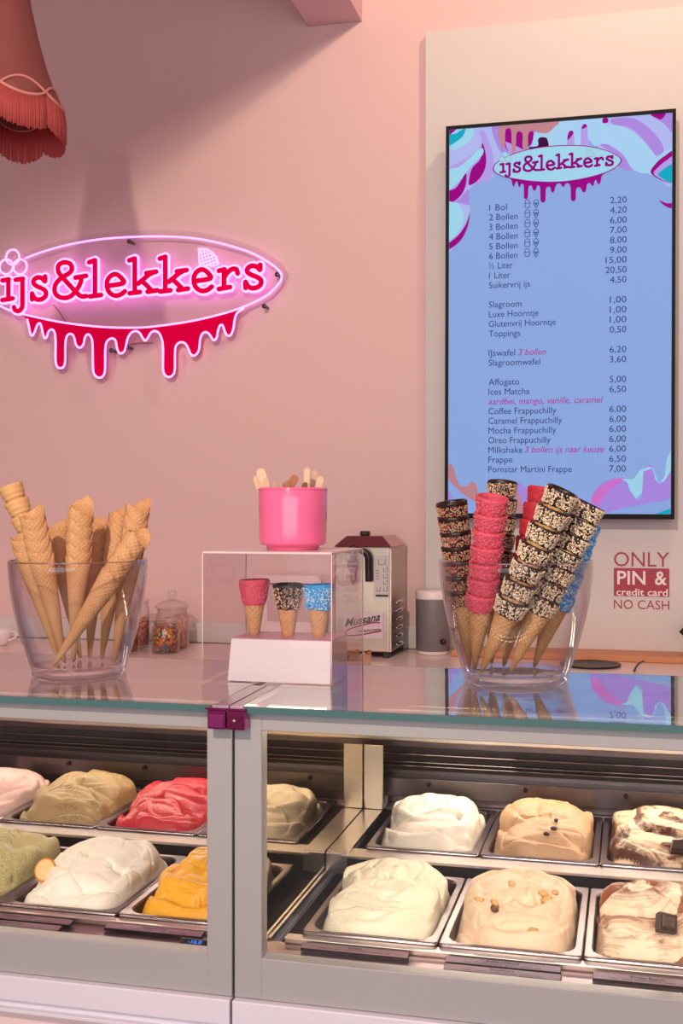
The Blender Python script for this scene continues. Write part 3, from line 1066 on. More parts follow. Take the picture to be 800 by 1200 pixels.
def std_lobes(seed, n=5):
    r = random.Random(seed)
    L = [(0.0, 0.0, 0.085, 0.11, r.uniform(0, 180), 0.85, 0.4)]
    for i in range(n):
        a = 2 * PI * i / n + r.uniform(-0.4, 0.4)
        L.append((0.42 * math.cos(a), 0.45 * math.sin(a), r.uniform(0.05, 0.085), r.uniform(0.028, 0.05), math.degrees(a) + r.uniform(50, 130), r.uniform(0.75, 1.05), r.uniform(-1, 1)))
    return L

pan0 = make_pan(PW, PD_, 'x')
used = [False]
TUBS = {}
def tub(xc, row, mkey, H, label, pan_label, seed, lobes=None, **kw):
    H = H * 0.66
    yc, z = (YFc, ZF) if row == 'front' else (YRc, ZR)
    p = pan0 if not used[0] else copy_tree(pan0)
    used[0] = True
    p.location = (xc, yc, z)
    p['label'] = pan_label
    o, hf = gelato('ice_cream', M[mkey], (xc, yc, z - 0.004), PW, PD_, seed, H, lobes or std_lobes(seed), label, **kw)
    TUBS[label] = hf
    return hf

# right case, front row
h_coco = tub(-0.427, 'front', 'g_cream', 0.070, 'fluffy ivory ice cream at the near left corner of the right case', 'steel pan of ivory ice cream, front left in the right case', 11,
    [(-0.25, -0.35, 0.085, 0.075, 20, 0.62, 0.3), (0.35, -0.30, 0.07, 0.08, 100, 0.60, 0.4), (-0.35, 0.2, 0.07, 0.06, 60, 0.78, -0.5), (0.35, 0.40, 0.08, 0.075, 10, 1.00, 0.5), (0.05, 0.25, 0.06, 0.075, 80, 1.15, 0.6), (0.12, 0.10, 0.032, 0.045, 95, 1.22, -0.9), (-0.05, -0.62, 0.06, 0.03, 170, 0.45, 0.5)], warp=0.012)
h_hazel = tub(-0.192, 'front', 'g_hazel', 0.066, 'beige ice cream with scattered nut pieces in the front row', 'steel pan of beige nut ice cream in the front row', 23,
    [(0.1, 0.45, 0.10, 0.055, 175, 1.0, 0.6), (-0.30, 0.02, 0.075, 0.10, 60, 1.0, 0.3), (0.45, 0.1, 0.05, 0.10, 20, 0.95, -0.6), (0.15, -0.55, 0.095, 0.05, 8, 0.62, -0.6), (-0.5, -0.5, 0.06, 0.045, 120, 0.48, 0.5), (0.28, 0.28, 0.045, 0.035, 120, 1.15, -0.8)], warp=0.008)
h_bueno = tub(0.043, 'front', 'g_bueno', 0.066, 'cream and cocoa streaked ice cream topped with a chocolate bar chunk', 'steel pan of cocoa streaked ice cream in the front row', 35,
    [(0.1, 0.5, 0.10, 0.06, 160, 1.0, 0.5), (-0.25, 0.0, 0.09, 0.075, 10, 0.98, 0.5), (0.35, 0.2, 0.05, 0.11, 30, 0.95, -0.6), (-0.1, -0.6, 0.09, 0.045, 175, 0.55, 0.6), (0.5, -0.5, 0.05, 0.06, 60, 0.6, 0.6)], warp=0.008, streak=0.0012)
# right case, rear row
h_rw = tub(-0.412, 'rear', 'g_white', 0.068, 'smooth white ice cream in the rear row of the right case', 'steel pan of white ice cream in the rear row', 47,
    [(-0.4, 0.0, 0.09, 0.07, 70, 0.95, 0.4), (0.45, 0.15, 0.085, 0.06, 110, 1.05, -0.5), (0.0, -0.55, 0.10, 0.06, 5, 0.62, 0.5), (-0.05, 0.3, 0.05, 0.075, 75, 1.1, 0.8), (0.2, -0.05, 0.05, 0.05, 40, 0.7, -0.8)])
h_cof = tub(-0.177, 'rear', 'g_coffee', 0.072, 'light brown coffee ice cream with dark coffee beans on top', 'steel pan of light brown coffee ice cream', 53,
    [(-0.25, 0.2, 0.06, 0.10, 25, 1.05, 0.6), (0.45, 0.1, 0.06, 0.12, -20, 1.0, -0.6), (0.0, -0.5, 0.10, 0.07, 0, 0.72, 0.5), (0.55, -0.3, 0.05, 0.09, 15, 0.8, 0.6), (0.1, 0.55, 0.09, 0.05, 0, 0.95, 0.4)])
h_choc = tub(0.058, 'rear', 'g_choc', 0.068, 'cream ice cream marbled with dark chocolate in the rear row', 'steel pan of chocolate marbled ice cream in the rear row', 61,
    [(-0.1, 0.35, 0.10, 0.07, 10, 1.0, 0.5), (-0.45, -0.2, 0.06, 0.07, 60, 0.8, 0.6), (0.35, -0.1, 0.07, 0.09, 120, 0.9, -0.5), (0.0, -0.6, 0.09, 0.05, 175, 0.5, 0.5), (0.1, 0.0, 0.05, 0.05, 40, 0.55, -0.8)], warp=0.013, streak=0.001)
tub(0.293, 'rear', 'g_hazel', 0.06, 'beige ice cream past the chocolate marbled tub in the rear row', 'steel pan past the chocolate marbled tub', 67)
tub(0.278, 'front', 'g_cream', 0.06, 'ivory ice cream past the cocoa streaked tub in the front row', 'steel pan past the cocoa streaked tub', 71)
# left case, front row
tub(-0.767, 'front', 'g_yellow', 0.062, 'mango yellow sorbet in the front row of the left case', 'steel pan of mango yellow sorbet in the front row', 83,
    [(0.0, 0.1, 0.10, 0.11, 30, 1.0, 0.4), (0.35, -0.15, 0.06, 0.10, 20, 1.08, -0.6), (-0.4, -0.3, 0.04, 0.11, -20, 0.75, 0.6), (-0.1, -0.5, 0.07, 0.06, 150, 0.6, 0.5), (0.0, 0.55, 0.09, 0.05, 0, 0.9, 0.3)])
h_lw = tub(-1.002, 'front', 'g_white', 0.068, 'smooth white sorbet decorated with a dried orange slice', 'steel pan of white sorbet in the front row of the left case', 97,
    [(0.15, 0.15, 0.10, 0.11, 10, 1.0, 0.3), (-0.25, 0.25, 0.07, 0.10, 20, 1.05, 0.4), (0.2, 0.0, 0.06, 0.085, 60, 1.08, -0.5), (-0.2, -0.4, 0.085, 0.06, 20, 0.72, 0.5), (0.3, -0.5, 0.08, 0.06, 160, 0.62, 0.5), (-0.7, -0.7, 0.04, 0.03, 0, 0.32, 0.2)], warp=0.008)
tub(-1.237, 'front', 'g_pist2', 0.075, 'pale green pistachio ice cream at the left end of the front row', 'steel pan of pale green ice cream at the left end of the front row', 103,
    [(0.2, 0.3, 0.06, 0.07, 40, 1.1, 0.5), (0.3, -0.2, 0.08, 0.06, 140, 0.8, 0.5), (-0.3, 0.2, 0.09, 0.07, 20, 0.9, -0.5), (0.1, -0.5, 0.09, 0.05, 165, 0.6, 0.6), (0.5, 0.4, 0.05, 0.06, 100, 0.95, -0.6)])
# left case, rear row
tub(-0.782, 'rear', 'g_straw', 0.055, 'straw yellow ice cream half hidden by the frame between the cases', 'steel pan of straw yellow ice cream', 109)
tub(-1.017, 'rear', 'g_red', 0.068, 'bright strawberry red sorbet in the rear row of the left case', 'steel pan of strawberry red sorbet', 113,
    [(0.3, 0.35, 0.09, 0.08, 30, 1.0, 0.4), (-0.15, 0.05, 0.11, 0.05, 40, 0.92, 0.6), (-0.45, -0.2, 0.04, 0.12, -10, 0.85, -0.7), (0.4, -0.3, 0.08, 0.07, 150, 0.7, 0.5), (-0.1, -0.6, 0.09, 0.05, 10, 0.5, 0.5)], warp=0.012)
tub(-1.252, 'rear', 'g_pist', 0.075, 'tan pistachio ice cream with green crumbs in the rear row', 'steel pan of tan pistachio ice cream in the rear row', 127,
    [(-0.4, 0.1, 0.07, 0.12, 20, 1.0, 0.5), (0.3, 0.2, 0.06, 0.11, -20, 1.05, -0.6), (0.0, -0.5, 0.11, 0.06, 5, 0.6, 0.5), (0.6, 0.5, 0.06, 0.07, 60, 0.9, 0.4), (-0.1, 0.0, 0.03, 0.10, 5, 0.8, 0.8)])
tub(-1.487, 'rear', 'g_rose', 0.062, 'pale rose ice cream at the left end of the rear row', 'steel pan of pale rose ice cream', 131)

# ---- pieces lying on the ice cream
M['nutpiece'] = mat('walnut piece', rgb(214, 170, 110), 0.6, var=0.25, scale=120, bump=0.5)
M['nutdark'] = mat('toasted nut piece', rgb(110, 66, 38), 0.6, var=0.25, scale=120, bump=0.5)
M['bean'] = mat('coffee bean', rgb(40, 26, 22), 0.35, var=0.2)
M['bar'] = mat('dark chocolate bar', rgb(62, 38, 30), 0.35, var=0.15, scale=60, bump=0.2)
M['orange_rind'] = mat('dried orange rind', rgb(206, 128, 44), 0.6, var=0.15, scale=80)
M['orange_flesh'] = mat('dried orange flesh', rgb(236, 190, 128), 0.6, var=0.15, scale=60, bump=0.4)

def where(hf, px, py):
    z = hf.c[2] + 0.03
    for _ in range(12):
        q = atz(px, py, z)
        sx = max(-0.97, min(0.97, (q.x - hf.c[0]) / hf.a)); sy = max(-0.97, min(0.97, (q.y - hf.c[1]) / hf.b))
        p, n = hf(sx, sy)
        z = 0.5 * z + 0.5 * p.z
    return p, n

def nut(hf, px, py, r, m, label, seed):
    p, n = where(hf, px, py)
    rr = random.Random(seed)
    bmx = bmesh.new()
    bmesh.ops.create_icosphere(bmx, subdivisions=2, radius=1)
    for v in bmx.verts:
        k = 1 + 0.28 * math.sin(5 * v.co.x + seed) * math.cos(4 * v.co.y + seed * 2) + rr.uniform(-0.10, 0.10)
        v.co = Vector((v.co.x * 1.3, v.co.y, v.co.z * 0.75)) * (r * k)
    bmx.transform(Euler((rr.uniform(-.4, .4), rr.uniform(-.4, .4), rr.uniform(0, 6))).to_matrix().to_4x4())
    g = MB(); g.bm(bmx, 0, True)
    g.v = [tuple(Vector(q) + p + n * r * 0.45) for q in g.v]
    o = g.build('nut_piece', m, None, p)
    tag(o, label, 'nut', 'nut pieces on the beige ice cream')

nut(h_hazel, 581, 1067, 0.0075, M['nutdark'], 'dark toasted nut piece on the left of the beige nut ice cream', 1)
nut(h_hazel, 580.5, 1059, 0.006, M['nutpiece'], 'pale nut piece just behind the dark one on the beige ice cream', 2)
nut(h_hazel, 566, 1055, 0.0065, M['nutpiece'], 'pale nut piece nearest the left rim of the beige ice cream', 3)
nut(h_hazel, 624, 1085, 0.0085, M['nutpiece'], 'largest pale nut piece, in the middle front of the beige ice cream', 4)
nut(h_hazel, 639.5, 1055, 0.008, M['nutpiece'], 'pale nut piece in the fold on the right of the beige ice cream', 5)
nut(h_hazel, 635, 1049, 0.007, M['nutpiece'], 'pale nut piece left of the one in the fold of beige ice cream', 6)
nut(h_hazel, 647, 1047, 0.006, M['nutpiece'], 'pale nut piece nearest the right rim of the beige ice cream', 7)
nut(h_hazel, 599, 1037, 0.0065, M['nutpiece'], 'pale nut piece at the back of the beige ice cream', 8)

def bean(hf, px, py, rot, label):
    p, n = where(hf, px, py)
    g = MB()
    prof = []
    for i in range(9):
        a = -PI / 2 + PI * i / 8
        prof.append((0.0042 * math.cos(a) + 1e-5, 0.0066 * math.sin(a)))
    def fn(r, z, a, i):
        k = 1.0 - (0.35 if abs(math.cos(a) - 1) < 0.03 else 0)
        return r * k, z
    g.lathe(prof, 18, fn=fn)
    M4 = Matrix.Translation(p + n * 0.003) @ Euler((PI / 2, 0, math.radians(rot))).to_matrix().to_4x4()
    g.v = [tuple(M4 @ Vector(q)) for q in g.v]
    o = g.build('coffee_bean', M['bean'], None, p)
    tag(o, label, 'coffee bean', 'coffee beans on the light brown ice cream')

bean(h_cof, 652.7, 942, 70, 'coffee bean furthest back on the light brown ice cream')
bean(h_cof, 664, 948, 80, 'coffee bean right of the one furthest back on the light brown ice cream')
bean(h_cof, 650, 962.6, 20, 'coffee bean standing in the fold of the light brown ice cream')
bean(h_cof, 648, 972.5, 90, 'coffee bean at the front end of the fold of light brown ice cream')
bean(h_cof, 640, 978, 75, 'coffee bean nearest the front of the light brown ice cream')
bean(h_cof, 577, 984, 40, 'coffee bean by the left rim of the light brown ice cream')

def chunk(hf, px, py, s, rot, label):
    p, n = where(hf, px, py)
    g = MB()
    g.box((-s[0], -s[1], -s[2]), (s[0], s[1], s[2]), 0.002)
    g.box((-s[0] * 0.82, -s[1] * 0.75, s[2] * 0.8), (s[0] * 0.82, s[1] * 0.75, s[2] * 1.5), 0.003)
    M4 = Matrix.Translation(p + n * s[2] * 1.1) @ Euler(rot).to_matrix().to_4x4()
    g.v = [tuple(M4 @ Vector(q)) for q in g.v]
    o = g.build('chocolate_chunk', M['bar'], None, p)
    tag(o, label, 'chocolate', 'chocolate chunks on the ice cream')

chunk(h_bueno, 778, 1088, (0.0155, 0.015, 0.009), (1.0, 0.25, 0.3), 'dark chocolate bar chunk sticking out of the cocoa streaked ice cream')
chunk(h_choc, 794, 996, (0.014, 0.016, 0.009), (0.7, -0.2, -0.4), 'dark chocolate chunk on the marbled ice cream in the rear row')

p, n = where(h_lw, 57, 1022)
sl = thing('orange_slice', p + Vector((0, -0.004, 0.006)), 'round dried orange slice leaning on the white sorbet', 'orange slice')
Rm = Euler((math.radians(62), math.radians(10), math.radians(10))).to_matrix().to_4x4()
g = MB(); g.lathe([(1e-4, -0.002), (0.0205, -0.002), (0.0225, -0.001), (0.0225, 0.001), (0.0205, 0.002), (1e-4, 0.002)], 36, sx=0.9)
g.v = [tuple(Rm @ Vector(q) + sl.location) for q in g.v]
g.build('rind', M['orange_rind'], sl)
g = MB(); g.lathe([(1e-4, 0.0018), (0.0195, 0.0018), (0.0195, 0.0032), (0.018, 0.0036), (1e-4, 0.0036)], 36, sx=0.9)
g.v = [tuple(Rm @ Vector(q) + sl.location) for q in g.v]
g.build('flesh', M['orange_flesh'], sl)

# ---- flavour name plates on the sill
M['plate'] = steel('engraved mauve name plate', rgb(206, 190, 194), 0.35, 0, 0.04)
M['ink'] = mat('dark engraving', rgb(48, 40, 44), 0.6)
def name_plate(x0, x1, y0, name, label, depth=0.0175, dz=0.0, sub=True):
    """x0, x1: pixel columns of its front edge; the plate leans back on the steel sill"""
    zb = 0.8045 + dz
    a = at(x0, 1100, y0); c = at(x1, 1100, y0)
    t = thing('name_plate', ((a.x + c.x) / 2, y0, zb), label, 'name plate', 'flavour plates on the steel sill')
    lean = math.radians(11)
    ex = Vector((1, 0, 0)); ey = Vector((0, math.cos(lean), math.sin(lean))); en = ex.cross(ey)
    O = Vector((a.x, y0, zb + 0.0024)); W = c.x - a.x
    def P(u, v, w): return O + ex * u + ey * v + en * w
    g = MB()
    g.hexa([P(0, 0, -.0015), P(W, 0, -.0015), P(W, depth, -.0015), P(0, depth, -.0015), P(0, 0, .003), P(W, 0, .003), P(W, depth, .003), P(0, depth, .003)])
    g.build('backing', M['black'], t)
    g = MB()
    g.hexa([P(0.001, 0.0008, .0032), P(W - .001, 0.0008, .0032), P(W - .001, depth - .001, .0032), P(0.001, depth - .001, .0032),
            P(0.001, 0.0008, .0042), P(W - .001, 0.0008, .0042), P(W - .001, depth - .001, .0042), P(0.001, depth - .001, .0042)])
    g.build('face', M['plate'], t)
    g = MB()
    put_text(g, name, P(W / 2, depth * 0.50, .0045), ex, ey, depth * 0.36, align='C')
    if sub:
        for k in range(26):
            xx = W / 2 + (k - 13) * W * 0.026
            if k % 5 != 3:
                g.add([P(xx, depth * .22, .0045), P(xx + W * .018, depth * .22, .0045), P(xx + W * .018, depth * .29, .0045), P(xx, depth * .29, .0045)], [(0, 1, 2, 3)])
    g.build('lettering', M['ink'], t)

name_plate(352, 478, 1.834, 'Kokos', 'name plate reading Kokos in front of the ivory ice cream')
name_plate(521, 657, 1.834, 'Koffie / Mocca', 'name plate reading Koffie / Mocca, the rear of two plates', dz=0.0)
name_plate(519, 657, 1.803, 'Hazelnoot', 'name plate reading Hazelnoot in front of the Koffie / Mocca plate')
name_plate(694, 824, 1.826, 'Kinder Bueno', 'name plate in front of the cocoa streaked ice cream')
name_plate(-42, 82, 1.834, 'Frambozensorbet', 'name plate reading Frambozensorbet, the rear of two plates')
name_plate(-50, 68, 1.803, 'Citroensorbet', 'name plate reading Citroensorbet in front of the Frambozensorbet plate')
name_plate(122, 236, 1.838, 'Mangosorbet', 'name plate reading Mangosorbet in front of the mango sorbet')
# thermometer in the corner of the left case
tp = at(222, 1112, 1.786)
t = thing('thermometer', (tp.x, 1.800, 0.8045), 'small black digital thermometer with blue digits on the sill', 'thermometer')
lean = math.radians(24)
ex = Vector((1, 0, 0)); ey = Vector((0, math.cos(lean), math.sin(lean))); en = ex.cross(ey)
O = Vector((tp.x - 0.024, 1.797, 0.8052))
g = MB()
g.box((0, 0, 0), (0.048, 0.018, 0.007), 0.003)
g.v = [tuple(O + ex * p[0] + ey * p[1] + en * p[2]) for p in g.v]
g.build('housing', M['black'], t)
g = MB(); put_text(g, '-16.0', O + ex * 0.039 + ey * 0.005 + en * 0.0073, ex, ey, 0.0085, align='R')
g.build('digits', glow('blue digits', (0.05, 0.22, 1.0, 1), 1.6), t)
# ------------------------------------------------------------------ clear display box with three dipped cones
XB0, XB1, YB0, YB1 = -0.744, -0.505, 1.940, 2.180
ZB0, ZB1 = zg(2.06) + 0.0022, 1.462
t = thing('acrylic_box', ((XB0 + XB1) / 2, (YB0 + YB1) / 2, ZB0), 'clear acrylic box with open bottom covering three dipped cones', 'display box')
th = 0.004
g = MB(); g.box((XB0, YB0, ZB0), (XB1, YB0 + th, ZB1 - th)); g.build('front_panel', M['acrylic'], t)
g = MB(); g.box((XB0, YB1 - th, ZB0), (XB1, YB1, ZB1 - th)); g.build('rear_panel', M['acrylic'], t)
g = MB(); g.box((XB0, YB0 + th, ZB0), (XB0 + th, YB1 - th, ZB1 - th)); g.build('side_panel', M['acrylic'], t)
g = MB(); g.box((XB1 - th, YB0 + th, ZB0), (XB1, YB1 - th, ZB1 - th)); g.build('side_panel', M['acrylic'], t)
g = MB(); g.box((XB0, YB0, ZB1 - th), (XB1, YB1, ZB1), 0.0008); g.build('top_panel', M['acrylic_top'], t)
g = MB()
for x in (XB0, XB1):
    for y in (YB0, YB1):
        g.tube([(x, y, ZB0), (x, y, ZB1 - th)], 0.0011, 6)
g.build('bright_edge', M['acrylic_edge'], t)

# ---- dipped cones -------------------------------------------------
CL, CR = 0.142, 0.0266          # length and lip radius of a small cone
def cone_profile(L, R, th, lip=0.0):
    k = R / L
    out = [(0.0012, 0.0), (0.0035, 0.004)]
    for i in range(1, 11):
        z = 0.004 + (L - 0.004) * i / 10
        out.append((0.0035 + (R - 0.0035) * (i / 10), z))
    out.append((R - th * 0.5, L + 0.0008))
    for i in range(10, -1, -1):
        z = 0.016 + (L - 0.016) * i / 10
        out.append((max(0.0008, (0.0035 + (R - 0.0035) * ((z - 0.004) / (L - 0.004))) - th), z))
    out.append((0.0006, 0.0155))
    return out

def cone_r(z, L=CL, R=CR):
    return 0.0035 + (R - 0.0035) * max(0.0, (z - 0.004) / (L - 0.004))

def cone_body(L=CL, R=CR, wav=0.0, ph=0.0, z0=0.0):
    g = MB()
    def fn(r, z, a, i):
        if wav and z > L * 0.75:
            z = z + wav * (z / L) * (0.6 * math.cos(a - ph) + 0.4 * math.cos(2 * (a - ph)))
        return r, z
    prof = [p for p in cone_profile(L, R, 0.0018)]
    g.lathe(prof, 36, fn=fn)
    return g

def coat_band(zlow, seed, wob=0.003, th=0.0020):
    """coating over the upper part of the cone, wrapped over the lip"""
    r = random.Random(seed)
    ph = [r.uniform(0, 6.28) for _ in range(4)]
    def low(a):
        return zlow + wob * (0.5 * math.sin(2 * a + ph[0]) + 0.35 * math.sin(3 * a + ph[1]) + 0.2 * math.sin(7 * a + ph[2]))
    N, K = 44, 9
    vs = []; fs = []
    prof_n = 0
    for k in range(N):
        a = 2 * PI * k / N
        zl = low(a)
        col = []
        for i in range(K + 1):
            z = zl + (CL - zl) * i / K
            e = 0.25 if i == 0 else (0.85 if i == 1 else 1.0)
            col.append((cone_r(z) + 0.0002 + th * e * (1 + 0.18 * math.sin(9 * a + 5 * i + seed)), z))
        tip = 0.0010 * math.cos(a - ph[3])
        col = [(rr, z + tip * (z - zl) / (CL - zl)) for rr, z in col]
        col.append((CR + 0.0004, CL + 0.0030 + tip))
        col.append((CR - 0.0030, CL + 0.0026 + tip))
        for i in range(4):
            z = CL - 0.002 - i * 0.006
            col.append((cone_r(z) - 0.0018 - 0.0013, z + tip * 0.5))
        prof_n = len(col)
        for rr, z in col:
            vs.append((rr * math.cos(a), rr * math.sin(a), z))
    for k in range(N):
        k2 = (k + 1) % N
        for i in range(prof_n - 1):
            fs.append((k * prof_n + i, k2 * prof_n + i, k2 * prof_n + i + 1, k * prof_n + i + 1))
    g = MB(); g.add(vs, fs, 0, True)
    return g, low

def grains(g, low, n, size, mis, seed, zmax=CL, zmin=0.0):
    r = random.Random(seed)
    for _ in range(n):
        a = r.uniform(0, 2 * PI)
        zl = low(a) + 0.002
        z = r.uniform(zl + zmin, zmax)
        rad = cone_r(z) + 0.0026
        p = Vector((rad * math.cos(a), rad * math.sin(a), z))
        s = size * r.uniform(0.6, 1.25)
        E = Euler((r.uniform(0, 3), r.uniform(0, 3), r.uniform(0, 3))).to_matrix()
        vs = [p + E @ Vector(q) * s for q in ((1, 0, 0), (-1, 0, 0), (0, .8, 0), (0, -.8, 0), (0, 0, .55), (0, 0, -.55))]
        g.add(vs, [(0, 2, 4), (2, 1, 4), (1, 3, 4), (3, 0, 4), (2, 0, 5), (1, 2, 5), (3, 1, 5), (0, 3, 5)], r.choice(mis), False)

KINDS = {}
def make_dipped(kind):
    show = kind.endswith('_show')                 # the three cones on the step are dipped deeper
    kind = kind.replace('_show', '')
    dc = 0.044 if show else 0.0275
    t = thing('dipped_cone', (0, 0, 0), 'x', 'ice cream cone')
    cone_body().build('cone', M['waffle_pale'], t)
    if kind == 'nut':
        g, low = coat_band(CL - dc, 3, 0.002); grains(g, low, 640, 0.0023, [1, 1, 1, 2], 4)
        ms = [M['choc'], M['nut'], M['grain_mix']]; nm = 'chocolate_coating'
    elif kind == 'mixed':
        g, low = coat_band(CL - dc, 5, 0.002); grains(g, low, 700, 0.0018, [1, 1, 2, 3], 6, CL - 0.006)
        ms = [M['choc'], M['grain_mix'], M['grain_red'], M['grain_green']]; nm = 'chocolate_coating'
    elif kind == 'brown':
        g, low = coat_band(CL - dc, 7, 0.002); grains(g, low, 800, 0.0018, [1, 1, 1, 2], 8, CL - 0.004)
        ms = [M['choc'], M['grain_mix'], M['nut']]; nm = 'chocolate_coating'
    elif kind == 'pink':
        g, low = coat_band(CL - dc, 9, 0.002); grains(g, low, 420, 0.0014, [1], 10)
        ms = [M['pink_coat'], M['grain_pink']]; nm = 'pink_coating'
    elif kind == 'red':
        g, low = coat_band(CL - dc, 11, 0.002); grains(g, low, 420, 0.0014, [1], 12)
        ms = [M['red_coat'], M['grain_red']]; nm = 'red_coating'
    else:
        g, low = coat_band(CL - dc, 13, 0.002); grains(g, low, 850, 0.0023, [1, 1, 2, 2], 14, CL - 0.003)
        ms = [M['blue_coat'], M['grain_white'], M['grain_blue']]; nm = 'blue_coating'
    g.build(nm, ms, t)
    return t

def dipped(kind, tip, axis, roll, label, group):
    if kind not in KINDS:
        o = KINDS[kind] = make_dipped(kind)
    else:
        o = copy_tree(KINDS[kind])
    q = Vector((0, 0, 1)).rotation_difference(Vector(axis).normalized())
    o.rotation_mode = 'QUATERNION'
    o.rotation_quaternion = q @ Euler((0, 0, roll)).to_quaternion()
    o.location = tip
    o['label'] = label
    o['group'] = group
    return o

# ---- white step with three holes that hold the cones
zb = zg(2.0) + 0.0012
zt = 1.305
bl_ = atd(267, 799, 2.072); br_ = atd(387, 806, 2.03)
x0, x1 = bl_.x, XB1 - 0.0075
yb0, yt0, yb1 = 1.958, 1.970, 2.085
t = thing('cone_stand', ((x0 + x1) / 2, 2.0, zb), 'white metal step with three holes holding dipped cones', 'cone stand')
holes = []
spots = []
for px, py, D in ((297, 744, 2.135), (337, 745, 2.12), (374, 746, 2.11)):
    p = atz(px, py, zt)
    p.y = 2.034
    p.x = (atd(px, py, D)).x
    spots.append(p)
rh = 0.0122
g = MB()
outer = [(x0 + 0.003, yt0), (x1, yt0), (x1, yb1), (x0 + 0.003, yb1)]
hl = [[(p.x + rh * math.cos(2 * PI * k / 20), p.y + rh * math.sin(2 * PI * k / 20)) for k in range(20)] for p in spots]
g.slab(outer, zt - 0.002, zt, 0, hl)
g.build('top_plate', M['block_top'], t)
g = MB()
def wall4(a, c, th, zlo, zhi_):
    pass
g.hexa([(x0, yb0, zb), (x1, yb0, zb), (x1, yb0 + 0.002, zb), (x0, yb0 + 0.002, zb), (x0 + 0.003, yt0, zt - 0.002), (x1, yt0, zt - 0.002), (x1, yt0 + 0.002, zt - 0.002), (x0 + 0.003, yt0 + 0.002, zt - 0.002)])
g.build('front_plate', M['block_white'], t)
g = MB()
g.hexa([(x0, yb0 + 0.002, zb), (x0 + 0.002, yb0 + 0.002, zb), (x0 + 0.002, yb1, zb), (x0, yb1, zb), (x0 + 0.003, yt0 + 0.002, zt - 0.002), (x0 + 0.005, yt0 + 0.002, zt - 0.002), (x0 + 0.005, yb1, zt - 0.002), (x0 + 0.003, yb1, zt - 0.002)])
g.box((x1 - 0.002, yt0 + 0.002, zb), (x1, yb1, zt - 0.002))
g.build('side_plate', M['block_white'], t)
for (kind, lab), p, zoff in zip((('pink_show', 'pink dipped cone standing left in the white step inside the clear box'),
                           ('brown_show', 'chocolate dipped cone standing in the middle of the white step'),
                           ('blue_show', 'blue sugared cone standing right in the white step inside the clear box')), spots, (0.099, 0.092, 0.092)):
    zc = CL - zoff
    dipped(kind, Vector((p.x, p.y, zt - zc)), (0.0, 0.0, 1), 1.2, lab, 'cones on the white step')

# ---- pink bucket with wooden spatulas
pb = atd(340, 640, 2.125)
bx, by, bz = pb.x, 2.055, ZB1 + 0.0004
R0 = 41.0 * 2.125 / F
H0 = 1.577 - bz
t = thing('bucket', (bx, by, bz), 'glossy pink round bucket on top of the clear box', 'bucket')
g = MB()
g.lathe([(1e-4, 0.0), (R0 * 0.74, 0.0), (R0 * 0.76, 0.002), (R0 * 0.76, 0.007), (R0 * 0.90, 0.009), (R0 * 0.955, 0.013), (R0 * 0.97, 0.020), (R0 * 0.985, H0 * 0.55), (R0, H0 - 0.002), (R0 - 0.001, H0),
         (R0 - 0.0035, H0), (R0 - 0.0045, H0 - 0.004), (R0 * 0.92, 0.020), (R0 * 0.85, 0.014), (1e-4, 0.012)], 64, (bx, by, bz))
g.build('body', M['bucket'], t)
g = MB()
g.tube([(R0 * 0.998 * math.cos(a) + bx, R0 * 0.998 * math.sin(a) + by, bz + H0 - 0.0035) for a in [2 * PI * k / 64 for k in range(64)]], 0.0013, 6, closed=True)
g.build('rim', M['bucket'], t)

def spatula(top, base, w, m, face, label):
    g = MB()
    T, B = Vector(top), Vector(base)
    ax = (T - B).normalized()
    s = Vector((math.cos(face), math.sin(face), 0))
    s = (s - ax * s.dot(ax)).normalized()
    n = ax.cross(s)
    L = (T - B).length
    out = []
    for k in range(11):
        a = PI * k / 10
        out.append((w / 2 * math.cos(a), L - w / 2 + w / 2 * math.sin(a)))
    prof = out + [(-w * 0.36, L * 0.55), (-w * 0.30, L * 0.3)] + [(-w * 0.36 * math.cos(PI * k / 8), w * 0.36 - w * 0.36 * math.sin(PI * k / 8)) for k in range(9)] + [(w * 0.30, L * 0.3), (w * 0.36, L * 0.55)]
    tmp = MB(); tmp.prism(prof, -0.0006, 0.0006)
    g.add([B + s * p[0] + n * p[1] + ax * p[2] for p in tmp.v], tmp.f)
    o = g.build('wooden_spatula', m, None, B)
    tag(o, label, 'spatula', 'wooden spatulas in the pink bucket')

SP = [  # top pixel, lean of the base, depth offset, width, brown, facing, text
    (304, 549, 24, -0.020, 0.017, 0, 0.1, 'broad pale spatula leaning out furthest left of the pink bucket'),
    (300, 557, 16, 0.012, 0.015, 0, 0.5, 'pale spatula with its tip at the left rim of the bucket'),
    (311, 560, 8, -0.042, 0.014, 0, -0.2, 'short pale spatula just right of the two leaning left'),
    (322, 564, 30, -0.030, 0.014, 0, 1.2, 'low cream spatula lying near the rim, left of the brown pair'),
    (347, 557, -30, -0.012, 0.016, 1, 0.2, 'taller brown spatula leaning right in the middle of the bucket'),
    (340, 563, -24, 0.014, 0.015, 1, 0.1, 'brown spatula behind and left of the taller brown one'),
    (334, 565, 10, -0.046, 0.013, 1, 0.4, 'short brown spatula barely above the rim in the middle'),
    (358, 565, -14, -0.046, 0.013, 1, 0.9, 'small brown spatula between the middle pair and the tall pale one'),
    (360, 548, -4, -0.020, 0.0115, 0, 0.1, 'tall pale narrow spatula standing upright in the bucket'),
    (369, 551, -12, 0.018, 0.011, 0, 0.6, 'thin spatula tilted right behind the tall upright one'),
    (376, 558, -14, -0.010, 0.013, 0, 0.3, 'spatula leaning out furthest right of the pink bucket'),
]
for px, py, lean, dy, w, br, face, lab in SP:
    top = at(px, py, by + dy)
    base = at(px + lean, 625, by + dy * 0.6)
    base.z = bz + 0.016 + 0.012 + w
    spatula(top, base, w, M['spoon_brown' if br else 'spoon'], face, lab)

